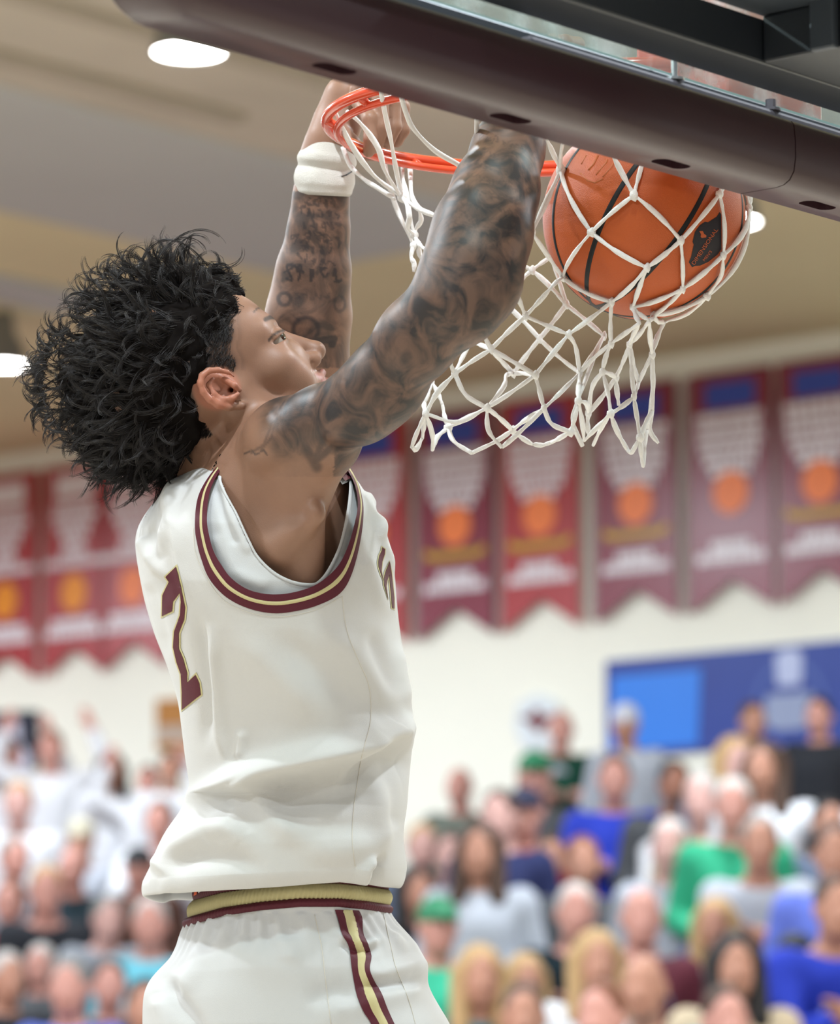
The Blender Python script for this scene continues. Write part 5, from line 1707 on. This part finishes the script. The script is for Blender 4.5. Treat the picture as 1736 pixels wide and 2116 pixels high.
for a in ((318, 560, 0.2, -1, 170, 0.17, 6, 1), (285, 560, 0.25, -1, 150, 0.15, 5, 1), (330, 535, 0.5, -0.9, 190, 0.14, 5, 1), (360, 540, 0.1, -1, 120, 0.16, 5, 1), (420, 540, -0.6, -0.8, 150, 0.12, 5, -1),
          (440, 548, 1, -0.2, 75, -0.16, 7, -1), (450, 550, 0.9, 0.1, 80, 0.12, 4, -1), (245, 590, -0.2, -1, 70, 0.13, 7, 1), (240, 590, 0.1, -1, 60, 0.12, 7, 1), (215, 640, -0.9, -0.5, 85, 0.10, 8, -1), (205, 655, -1, -0.2, 70, 0.14, 6, -1),
          (180, 690, -1, -0.1, 80, 0.10, 8, -1), (165, 720, -1, -0.3, 90, 0.12, 8, 1), (150, 760, -0.7, 0.6, 90, 0.10, 9, -1), (140, 800, -0.9, 0.3, 85, 0.12, 9, 1), (130, 800, -1, -0.1, 70, 0.1, 5, -1), (130, 850, -1, 0.05, 95, 0.08, 9, 1),
          (150, 870, -1, 0.2, 80, 0.12, 8, -1), (175, 905, -0.9, 0.5, 75, 0.12, 8, 1), (190, 930, -0.8, 0.7, 70, 0.14, 8, -1), (220, 950, -0.7, 0.7, 70, 0.13, 7, 1), (250, 965, -0.4, 1, 60, 0.12, 7, 1), (300, 970, 0.1, 1, 60, 0.05, 6, 1),
          (330, 960, 0.3, 1, 50, 0.12, 6, -1), (270, 960, -0.6, 0.9, 70, 0.10, 5, 1), (90, 740, -0.8, -0.6, 60, 0.03, 2, 1), (385, 940, 0.5, 0.9, 45, 0.15, 6, 1), (465, 590, 0.6, 0.4, 45, 0.12, 6, 1), (455, 575, 0.8, 0.1, 40, 0.14, 6, 1)):
    x, y, dx, dy, L, c, n, sd = a
    wisp(x, y, dx, dy, L * PXL, c, n, side=sd)
for k in range(170):
    a = rh.uniform(math.radians(75), math.radians(275))
    rr = rh.uniform(0.85, 1.0)
    x, y = 300 + 165 * rr * math.cos(a), 755 - 215 * rr * math.sin(a)
    wisp(x, y, math.cos(a) * 0.7 - 0.5, -math.sin(a) * 0.8 + rh.normal(0, 0.4), rh.uniform(45, 95) * PXL, rh.uniform(0.06, 0.24), 5, 0.00036, 0.0010, rh.choice((-1, 1)))
for k in range(110):
    a = rh.uniform(math.radians(130), math.radians(230))
    x, y = 255 + 165 * math.cos(a), 790 - 150 * math.sin(a)
    wisp(x, y, -1, rh.normal(0, 0.5), rh.uniform(40, 80) * PXL, rh.uniform(0.08, 0.24), 5, 0.00036, 0.0010, rh.choice((-1, 1)))
# clipped hair on the temple
bi = np.where((fade > 0.45) & isface & (hl[:, 1] > 20) & (bx > 405) & (by > 600) & ~((by > 650) & (bx > 515)) & (bx < 512) & (earm < 0.05))[0]
me_b = PLAYER.data
BN = np.zeros(len(BV_) * 3, np.float32)
me_b.vertices.foreach_get('normal', BN)
BN = BN.reshape(-1, 3)
for i in rh.choice(bi, min(4500, len(bi) * 2)):
    L = 0.009 if by[i] < 700 else 0.0045
    d = BN[i] * 0.5 + np.array(-CR * 0.6 - CU * 0.6) + rh.normal(0, 0.25, 3)
    d /= np.linalg.norm(d)
    p0 = BV_[i] + rh.normal(0, 0.0008, 3)
    pos.append(np.array([p0 - d * 0.001, p0 + d * L * 0.5, p0 + d * L + np.array(-CU) * L * 0.15])); sizes.append(3)
    rads.append(np.array((0.00022, 0.0002, 0.00008)))
hc = bpy.data.hair_curves.new('hair_strands')
hc.add_curves([int(s_) for s_ in sizes])
hc.attributes['position'].data.foreach_set('vector', np.concatenate(pos).astype(np.float32).ravel())
ra = hc.attributes.get('radius') or hc.attributes.new('radius', 'FLOAT', 'POINT')
ra.data.foreach_set('value', np.concatenate(rads).astype(np.float32))
hc.materials.append(M_hair)
ho = bpy.data.objects.new('hair_strands', hc)
COL.objects.link(ho)
ho.parent = hair
ho['kind'] = 'stuff'

# ------------------------------------------------------------------ the crowd on the bleachers
SKIN_T = {'pink': srgb(188, 136, 124), 'tan': srgb(172, 124, 104), 'brown': srgb(138, 92, 74), 'deep': srgb(92, 62, 50), 'pale': srgb(194, 152, 144)}
M_sk = {k: mat('spectator_skin_' + k, c, 0.5, 0.35, noise=0.06, nscale=20) for k, c in SKIN_T.items()}
CLOTH = {'white': (212, 213, 218), 'grey': (138, 142, 150), 'pale grey': (168, 172, 182), 'black': (36, 38, 44), 'charcoal': (74, 76, 80), 'royal': (40, 58, 170), 'navy': (40, 46, 84), 'maroon': (84, 34, 46), 'red': (150, 34, 44),
         'olive': (92, 98, 90), 'forest': (22, 66, 52), 'green': (44, 150, 112), 'mint': (56, 168, 134), 'teal': (36, 96, 104), 'cream': (190, 172, 146), 'sky': (100, 172, 190), 'brown': (78, 54, 46), 'slate': (92, 104, 126), 'ink': (24, 40, 48),
         'jeans': (56, 70, 104), 'rust': (150, 90, 66), 'blue': (92, 108, 190), 'lime': (60, 170, 84)}
HAIRC = {'black': (28, 24, 24), 'brown': (70, 50, 40), 'blond': (170, 138, 96), 'white': (176, 170, 166), 'grey': (124, 120, 116), 'auburn': (110, 66, 46), 'red cap': (130, 40, 44), 'black cap': (34, 36, 40), 'white cap': (196, 198, 210), 'green cap': (44, 120, 84), 'cream hat': (186, 180, 160), 'navy cap': (52, 54, 78)}
M_cl, M_hc = {}, {}
def cloth_m(k):
    if k not in M_cl:
        M_cl[k] = mat('cloth_' + k.replace(' ', '_'), srgb(*CLOTH[k]), 0.8, 0.2, noise=0.10, nscale=12, bump=0.3, bscale=60)
    return M_cl[k]
def hairc_m(k):
    if k not in M_hc:
        M_hc[k] = mat('headwear_' + k.replace(' ', '_'), srgb(*HAIRC[k]), 0.6, 0.3, noise=0.2, nscale=40)
    return M_hc[k]

def pose_points(kind):
    p = {}
    stand_ = kind in ('stand', 'cheer', 'point', 'folded')
    hz = 0.94 if stand_ else 0.52
    lean = {'lean': 0.26, 'lap': 0.04, 'cross': 0.02, 'clap': 0.05}.get(kind, 0.0)
    p['pelvis'] = (0, 0, hz)
    p['chest'] = (lean * 0.7, 0, hz + 0.34 - lean * 0.15)
    p['neck'] = (lean * 1.15 + 0.01, 0, hz + 0.50 - lean * 0.25)
    p['head'] = (lean * 1.3 + 0.05, 0, hz + 0.69 - lean * 0.28)
    sz = p['neck'][2] - 0.035
    sx = p['neck'][0] - 0.01
    for s, n in ((1, 'l'), (-1, 'r')):
        p['sh' + n] = (sx, 0.185 * s, sz)
        if stand_:
            p['hip' + n] = (0, 0.095 * s, hz - 0.04); p['kn' + n] = (0.03, 0.11 * s, 0.5); p['an' + n] = (0.0, 0.12 * s, 0.09)
        else:
            p['hip' + n] = (0.02, 0.10 * s, hz - 0.02); p['kn' + n] = (0.43, 0.14 * s, 0.50); p['an' + n] = (0.42, 0.13 * s, 0.09)
        e, h = (sx - 0.03, 0.25 * s, sz - 0.27), (sx + 0.16, 0.17 * s, sz - 0.40)
        if kind == 'lap':
            h = (0.26, 0.12 * s, 0.62)
        elif kind == 'lean':
            e, h = (0.40, 0.21 * s, 0.62), (0.50, 0.03 * s, 0.72)
        elif kind in ('cross', 'folded'):
            e, h = (sx + 0.06, 0.25 * s, sz - 0.26), (sx + 0.21, -0.05 * s, sz - 0.22)
        elif kind == 'clap':
            e, h = (sx + 0.12, 0.23 * s, sz - 0.22), (sx + 0.30, 0.02 * s, sz - 0.06)
        elif kind == 'stand':
            e, h = (sx - 0.02, 0.26 * s, sz - 0.28), (sx + 0.05, 0.26 * s, sz - 0.53)
        elif kind == 'cheer':
            e, h = (sx + 0.06, 0.40 * s, sz + 0.10), (sx + 0.10, 0.30 * s, sz + 0.36)
        elif kind == 'reach':
            e, h = ((sx + 0.10, 0.46, sz - 0.06), (sx + 0.16, 0.72, sz - 0.16)) if s == 1 else ((sx - 0.03, -0.25, sz - 0.27), (0.26, -0.12, 0.62))
        elif kind == 'point' and s == 1:
            e, h = (sx + 0.10, 0.46, sz - 0.02), (sx + 0.16, 0.72, sz - 0.06)
        p['el' + n], p['ha' + n] = e, h
    return p

def limb(S, a, b, r1, r2, k=0.03):
    S.cone(a, b, r1, r2, k)
def person_meshes(kind):
    p = pose_points(kind)
    v = lambda n: np.array(p[n], np.float32)
    B = Sculpt()
    hd = v('head')
    B.ell(hd + (0.0, 0, 0.02), (0.098, 0.076, 0.105), None, 0.02)
    B.ell(hd + (0.035, 0, -0.055), (0.062, 0.058, 0.07), None, 0.03)
    B.cone(hd + (0.088, 0, 0.01), hd + (0.112, 0, -0.028), 0.012, 0.017, 0.012)
    for s in (1, -1):
        B.ell(hd + (-0.005, 0.078 * s, -0.005), (0.022, 0.014, 0.034), None, 0.01)
        B.ell(hd + (0.096, 0.032 * s, 0.018), (0.02, 0.018, 0.012), None, 0.012, 's')
    B.cone(hd + (0.108, -0.02, -0.07), hd + (0.108, 0.02, -0.07), 0.006, 0.006, 0.008, 's')
    B.cone(hd + (-0.02, 0, -0.06), v('neck') - (0, 0, 0.02), 0.055, 0.065, 0.03)
    B.cone(v('pelvis') , v('chest'), 0.12, 0.13, 0.05)
    B.cone(v('shl'), v('shr'), 0.065, 0.065, 0.05)
    for n in 'lr':
        limb(B, v('sh' + n), v('el' + n), 0.05, 0.042)
        limb(B, v('el' + n), v('ha' + n), 0.042, 0.028)
        f = v('ha' + n) - v('el' + n); f = f / (np.linalg.norm(f) + 1e-6)
        B.cone(v('ha' + n), v('ha' + n) + f * 0.07, 0.036, 0.030, 0.02)
        sd = np.array((0, 1.0 if n == 'r' else -1.0, 0), np.float32)
        for q in (-1.5, -0.5, 0.5, 1.5):
            st = v('ha' + n) + f * 0.08 + sd * q * 0.017
            B.cone(st, st + f * (0.075 - abs(q) * 0.008), 0.010, 0.008, 0.004)
        B.cone(v('ha' + n) + sd * 0.03 + f * 0.02, v('ha' + n) + sd * 0.055 + f * 0.07, 0.012, 0.010, 0.006)
        limb(B, v('hip' + n), v('kn' + n), 0.075, 0.055)
        limb(B, v('kn' + n), v('an' + n), 0.055, 0.04)
        B.cone(v('an' + n) - (0.02, 0, 0.04), v('an' + n) + (0.15, 0, -0.05), 0.042, 0.036, 0.03)
    T = Sculpt()
    T.cone(v('pelvis') + (0, 0, -0.02), v('chest') + (0.01, 0, 0.0), 0.165, 0.165, 0.06)
    T.cone(v('pelvis') + (0.02, -0.06, 0.0), v('chest') + (0.02, -0.05, 0), 0.12, 0.13, 0.05)
    T.cone(v('pelvis') + (0.02, 0.06, 0.0), v('chest') + (0.02, 0.05, 0), 0.12, 0.13, 0.05)
    T.cone(v('shl') + (0, -0.02, -0.02), v('shr') + (0, 0.02, -0.02), 0.085, 0.085, 0.06)
    T.cone(v('neck') + (-0.01, 0, -0.04), v('neck') + (-0.01, 0, 0.005), 0.09, 0.072, 0.03)
    for n in 'lr':
        limb(T, v('sh' + n), v('el' + n), 0.075, 0.066)
        e, h = v('el' + n), v('ha' + n)
        limb(T, e, e + (h - e) * 0.9, 0.066, 0.045)
    U = Sculpt()
    U.cone(v('pelvis') + (0, -0.05, -0.03), v('pelvis') + (0, 0.05, -0.03), 0.14, 0.14, 0.05)
    for n in 'lr':
        limb(U, v('hip' + n), v('kn' + n), 0.10, 0.078)
        k_, a_ = v('kn' + n), v('an' + n)
        limb(U, k_, k_ + (a_ - k_) * 0.93, 0.078, 0.062)
    return B.mesh(0.011), T.mesh(0.016), U.mesh(0.016), p

def cap_mesh(style):                                               # hair or headwear around a head at the origin
    K = Sculpt()
    if style == 'short':
        K.ell((-0.018, 0, 0.04), (0.102, 0.084, 0.1), None, 0.02)
        K.ell((0.08, 0, -0.03), (0.085, 0.1, 0.075), None, 0.02, 's')
        K.ell((0.03, 0, -0.12), (0.1, 0.12, 0.09), None, 0.02, 's')
    elif style == 'fringe':                                        # ring of hair round a bald crown
        K.ell((-0.03, 0, 0.01), (0.088, 0.084, 0.07), None, 0.02)
        K.ell((0.06, 0, 0.02), (0.09, 0.1, 0.1), None, 0.02, 's')
        K.ell((-0.01, 0, 0.1), (0.09, 0.062, 0.06), None, 0.02, 's')
    elif style == 'long':
        K.ell((-0.02, 0, 0.035), (0.108, 0.094, 0.108), None, 0.03)
        for s in (1, -1):
            K.cone((-0.02, 0.075 * s, 0.02), (0.03, 0.088 * s, -0.2), 0.045, 0.04, 0.03)
        K.cone((-0.07, 0, 0.02), (-0.06, 0, -0.2), 0.07, 0.07, 0.04)
        K.ell((0.085, 0, -0.025), (0.075, 0.058, 0.085), None, 0.025, 's')
    elif style == 'cap':
        K.ell((-0.01, 0, 0.05), (0.108, 0.088, 0.088), None, 0.015)
        K.ell((0.0, 0, -0.075), (0.2, 0.2, 0.1), None, 0.01, 's')
        K.ell((0.115, 0, 0.042), (0.07, 0.066, 0.012), None, 0.012)
    elif style == 'beanie':
        K.ell((-0.012, 0, 0.055), (0.106, 0.09, 0.1), None, 0.015)
        K.ell((0.02, 0, -0.085), (0.2, 0.2, 0.105), None, 0.01, 's')
        K.cone((0.088, -0.02, 0.03), (0.088, 0.02, 0.03), 0.018, 0.018, 0.02)
    return K.mesh(0.011)

PM, HM = {}, {}
def get_mesh(V, F, name):
    me = bpy.data.meshes.new(name)
    V = np.ascontiguousarray(V, np.float32); F = np.ascontiguousarray(F, np.int32)
    me.vertices.add(len(V)); me.vertices.foreach_set('co', V.ravel())
    me.loops.add(F.size); me.loops.foreach_set('vertex_index', F.ravel())
    me.polygons.add(len(F)); me.polygons.foreach_set('loop_start', np.arange(0, F.size, 4, dtype=np.int32))
    me.update(calc_edges=True); me.shade_smooth()
    me.materials.append(None)
    return me
def pm(kind):
    if kind not in PM:
        b, t, u, p = person_meshes(kind)
        PM[kind] = (get_mesh(*b, 'person'), get_mesh(*t, 'top'), get_mesh(*u, 'trousers'), p)
    return PM[kind]
def hm(style):
    if style not in HM:
        HM[style] = get_mesh(*cap_mesh(style), 'headwear' if style in ('cap', 'beanie') else 'hair')
    return HM[style]
def linked(name, me, m, parent=None):
    o = bpy.data.objects.new(name, me)
    COL.objects.link(o)
    o.material_slots[0].link = 'OBJECT'
    o.material_slots[0].material = m
    if parent:
        o.parent = parent
    return o
taken = []
rc_ = random.Random(8)
def spectator(px, py, kind, top, style, hcol, skin, label, low='jeans', extra=None, row=None, yaw=None):
    me_b, me_t, me_u, p = pm(kind)
    hz = p['head'][2]
    best = []
    for k in range(12) if hz < 1.4 else range(10, 12):
        u = row_u(k) + (0.60 if hz < 1.4 else 0.66) - p['head'][0]
        q = on_plane(px, py, UX, u)
        s = (q.z - row_z(k)) / hz
        clash = any(kk == k and abs(vv - q.dot(VX)) < 0.36 for kk, vv in taken)
        best.append((abs(s - 1.0), k, q, s, clash))
    best.sort(key=lambda b: b[0])
    c, k, q, s, clash = best[0]
    if clash:                                                     # seat taken: sit one row nearer the court
        nearer = [b for b in best if b[1] == k - 1 and not b[4]] or [b for b in best if b[1] == k - 2 and not b[4]]
        if nearer:
            c, k, q, s, clash = nearer[0]
    taken.append((k, q.dot(VX)))
    sc = min(1.12, max(0.86, s))
    gap = (s - sc) * hz
    aim = (RC - q)
    ang = math.atan2(aim.y, aim.x) + (yaw if yaw is not None else rc_.uniform(-0.35, 0.35))
    fx, fy = math.cos(ang), math.sin(ang)
    h = p['head']
    base = Vector((q.x - (fx * h[0] - fy * h[1]) * sc, q.y - (fy * h[0] + fx * h[1]) * sc, q.z - hz * sc))
    o = linked('person', me_b, M_sk[skin])
    o.location = base
    o.rotation_euler = (0, 0, ang)
    o.scale = (sc, sc, sc)
    tag(o, label, 'person', 'spectators on the bleachers')
    linked('top', me_t, cloth_m(top), o)
    linked('trousers', me_u, cloth_m(low), o)
    if style:
        hpart = linked('headwear' if style in ('cap', 'beanie') else 'hair', hm(style), hairc_m(hcol), o)
        hpart.location = h
    if extra:
        for (y, z, ry, rz, colour) in extra:
            n = 14
            V = [(0.19 + p['chest'][0] - 0.02 - abs(y + ry * math.cos(2 * math.pi * i / n)) * 0.15, y + ry * math.cos(2 * math.pi * i / n), p['chest'][2] + z + rz * math.sin(2 * math.pi * i / n)) for i in range(n)]
            V2 = [(x - 0.03, y_, z_) for x, y_, z_ in V]
            F = [tuple(range(n)), tuple(range(2 * n - 1, n - 1, -1))] + [(i, (i + 1) % n, n + (i + 1) % n, n + i) for i in range(n)]
            obj('print', V + V2, F, cloth_m(colour), o)
    return o
for rec in sorted([
    # right of the player, upper rows
    (1160, 1508, 'folded', 'forest', 'fringe', 'grey', 'pink', 'balding man standing in a dark green jacket below the small wall sign', 'black', [(-0.05, 0.06, 0.07, 0.05, 'pale grey')]),
    (1104, 1606, 'cross', 'charcoal', 'cap', 'green cap', 'pink', 'person in a dark green cap in front of the man in the forest green jacket'),
    (950, 1628, 'lap', 'olive', None, '', 'pink', 'bald man in an olive grey jacket sitting just right of the jersey', 'black'),
    (1084, 1683, 'lap', 'red', 'cap', 'navy cap', 'pink', 'person in a red sweater and dark cap'),
    (1292, 1500, 'stand', 'pale grey', 'beanie', 'white cap', 'tan', 'person standing in a pale grey hoodie and white cap before the light blue square', 'grey'),
    (1270, 1612, 'cross', 'royal', 'short', 'brown', 'pink', 'person in a bright royal blue hoodie', 'navy'),
    (1394, 1624, 'lap', 'charcoal', 'short', 'black', 'brown', 'dark-haired person in charcoal right of the royal blue hoodie', 'black'),
    (1450, 1655, 'lap', 'cream', 'short', 'white', 'pale', 'white-haired person in cream half hidden behind the black cap'),
    (1416, 1682, 'clap', 'white', 'cap', 'black cap', 'brown', 'person in a black cap and a white jacket with a dark emblem', 'black', [(0.11, 0.02, 0.03, 0.05, 'forest')]),
    (1556, 1492, 'stand', 'grey', 'short', 'brown', 'tan', 'man standing in a grey t-shirt under the emblem of the blue banner', 'jeans'),
    (1692, 1482, 'stand', 'black', 'short', 'black', 'pink', 'dark-haired man standing in a black jacket at the right edge', 'black'),
    (1520, 1578, 'lap', 'slate', 'long', 'blond', 'pale', 'blond woman sitting in front of the man in the grey t-shirt'),
    (1578, 1590, 'reach', 'white', 'long', 'brown', 'tan', 'person in a white sweater stretching an arm out to the side'),
    (1515, 1668, 'lap', 'green', 'short', 'white', 'pink', 'white-haired man in a green and white top', 'jeans', [(0.12, 0.0, 0.06, 0.14, 'white')]),
    (1570, 1746, 'lean', 'pale grey', 'short', 'grey', 'tan', 'man in a light grey hoodie leaning forward on his knees', 'jeans'),
    (1385, 1752, 'lap', 'pale grey', 'short', 'white', 'pale', 'white-haired man in a pale grey sweatshirt below the black cap', 'grey'),
    (1724, 1768, 'lap', 'blue', 'short', 'brown', 'tan', 'person in a blue sweatshirt cut by the right edge', 'navy'),
    (1712, 1706, 'lap', 'slate', 'short', 'black', 'tan', 'person in a slate jacket near the right edge under the stretched arm', 'maroon'),
    (1728, 1880, 'lean', 'royal', 'short', 'brown', 'tan', 'person in deep blue leaning forward at the right edge', 'navy', [(0.0, -0.1, 0.06, 0.06, 'pale grey')]),
    (990, 1762, 'lap', 'pale grey', 'long', 'brown', 'tan', 'woman with long brown hair in a pale grey sweatshirt beside the red sweater', 'jeans'),
    (872, 1752, 'lap', 'slate', 'short', 'blond', 'pale', 'fair person close to the hem of the jersey'),
    (930, 1768, 'lap', 'charcoal', 'short', 'brown', 'pale', 'pale-faced person between the jersey hem and the woman in grey'),
    (860, 1842, 'lap', 'black', 'long', 'black', 'tan', 'woman with long black hair beside the waistband of the shorts', 'black'),
    (1138, 1776, 'lean', 'black', 'short', 'brown', 'tan', 'person in a black jacket leaning forward below the red sweater', 'black'),
    (1204, 1786, 'lap', 'charcoal', 'short', 'auburn', 'tan', 'ruddy man in a charcoal jacket below the royal blue hoodie', 'black'),
    (1190, 1888, 'lean', 'ink', 'short', 'white', 'pink', 'white-haired man in dark clothes bending forward', 'ink'),
    (1326, 1898, 'lap', 'maroon', 'fringe', 'brown', 'pink', 'balding man in a dark maroon sweater', 'maroon', [(0.06, 0.0, 0.05, 0.05, 'slate')]),
    (1478, 1912, 'lap', 'white', 'long', 'blond', 'tan', 'blond person in a white shirt with a green band', 'jeans', [(0.0, -0.02, 0.12, 0.035, 'lime')]),
    (1520, 2000, 'lap', 'cream', 'long', 'black', 'tan', 'black-haired woman in a cream cardigan', 'cream', [(0.0, 0.0, 0.05, 0.14, 'brown')]),
    (1642, 1992, 'lap', 'charcoal', 'cap', 'black cap', 'deep', 'man in a dark cap and charcoal jacket with a white mark', 'black', [(0.0, -0.1, 0.045, 0.04, 'white')]),
    (905, 1918, 'lap', 'mint', 'cap', 'green cap', 'pink', 'man in a mint green shirt and green cap beside the shorts', 'charcoal'),
    (992, 2022, 'lap', 'teal', 'long', 'blond', 'tan', 'blond woman in teal nearest the leg of the shorts', 'teal'),
    (1086, 2030, 'lap', 'teal', 'long', 'blond', 'tan', 'blond woman in teal next to the woman with long hair in white', 'teal'),
    (1234, 1992, 'lap', 'white', 'long', 'blond', 'tan', 'woman with very long blond hair in a white top', 'jeans'),
    (1331, 2044, 'lap', 'sky', None, '', 'tan', 'bald man in a light blue collar at the bottom of the frame', 'jeans'),
    (1082, 2104, 'lap', 'rust', 'short', 'brown', 'tan', 'brown-haired head at the bottom edge under the blond women'),
    (1242, 2106, 'lap', 'brown', 'short', 'auburn', 'pink', 'auburn-haired head at the bottom edge before the white top'),
    (1500, 2112, 'lap', 'navy', 'short', 'brown', 'pink', 'brown-haired head at the bottom edge before the cream cardigan'),
    (1030, 1690, 'lap', 'navy', 'short', 'brown', 'pale', 'pale person in navy between the olive jacket and the red sweater'),
    # left of the player
    (18, 1562, 'cheer', 'white', 'short', 'brown', 'pink', 'person in a white t-shirt cheering under the dark poster', 'white'),
    (104, 1550, 'cheer', 'white', 'short', 'auburn', 'pink', 'person in white with raised arms right of the dark poster', 'white'),
    (150, 1632, 'clap', 'white', 'short', 'brown', 'pink', 'brown-haired person in white leaning in, third row on the left', 'grey'),
    (231, 1590, 'stand', 'white', 'long', 'black', 'tan', 'woman with dark hair in a white t-shirt before the bare wall', 'grey'),
    (306, 1618, 'cheer', 'white', 'short', 'brown', 'pink', 'brown-haired person in white with raised arms under the plaque', 'grey'),
    (352, 1592, 'stand', 'white', 'short', 'brown', 'tan', 'person in white half hidden behind the back of the jersey', 'grey'),
    (330, 1700, 'clap', 'white', 'short', 'brown', 'pink', 'person in white close to the back hem of the jersey', 'grey'),
    (38, 1662, 'lap', 'white', 'short', 'blond', 'pale', 'fair person in white below the cheering person in the corner', 'grey'),
    (166, 1738, 'lap', 'pale grey', 'beanie', 'cream hat', 'tan', 'person in a cream knitted hat', 'grey'),
    (30, 1776, 'lap', 'grey', 'short', 'grey', 'pink', 'grey-haired person in grey at the left edge', 'grey'),
    (150, 1796, 'lap', 'ink', None, '', 'pink', 'ruddy bald man in a dark jacket on the left', 'black'),
    (286, 1796, 'lap', 'brown', 'cap', 'black cap', 'pink', 'person in a brown jacket and dark cap near the jersey hem', 'brown'),
    (96, 1842, 'lean', 'black', 'short', 'blond', 'pink', 'pink-faced man in a black jacket leaning on his knees', 'black'),
    (20, 1868, 'lap', 'red', 'short', 'auburn', 'pink', 'person in red at the left edge', 'charcoal'),
    (222, 1902, 'lean', 'grey', 'short', 'grey', 'pale', 'grey-haired person in grey bending forward behind the shorts', 'charcoal'),
    (310, 1912, 'lap', 'sky', 'short', 'white', 'pink', 'white-haired person in a light sky blue shirt beside the shorts', 'sky'),
    (16, 2024, 'lap', 'black', 'short', 'white', 'tan', 'white-haired person at the lower left edge', 'black'),
    (84, 1998, 'lap', 'charcoal', 'short', 'white', 'pink', 'white-haired person in charcoal second from the lower left edge', 'charcoal'),
    (142, 2044, 'lap', 'blue', 'short', 'grey', 'pink', 'pink-faced grey-haired person in blue at the lower left', 'jeans'),
    (226, 2038, 'lap', 'ink', 'short', 'brown', 'pink', 'person in an ink dark jacket beside the back of the shorts', 'ink'),
    (300, 2086, 'lap', 'forest', 'short', 'black', 'tan', 'dark-haired person in forest green just behind the shorts', 'black')], key=lambda r: r[1]):
    rec = list(rec)
    kw = {}
    if len(rec) > 8: kw['low'] = rec[8]
    if len(rec) > 9: kw['extra'] = rec[9]
    spectator(*rec[:8], **kw)
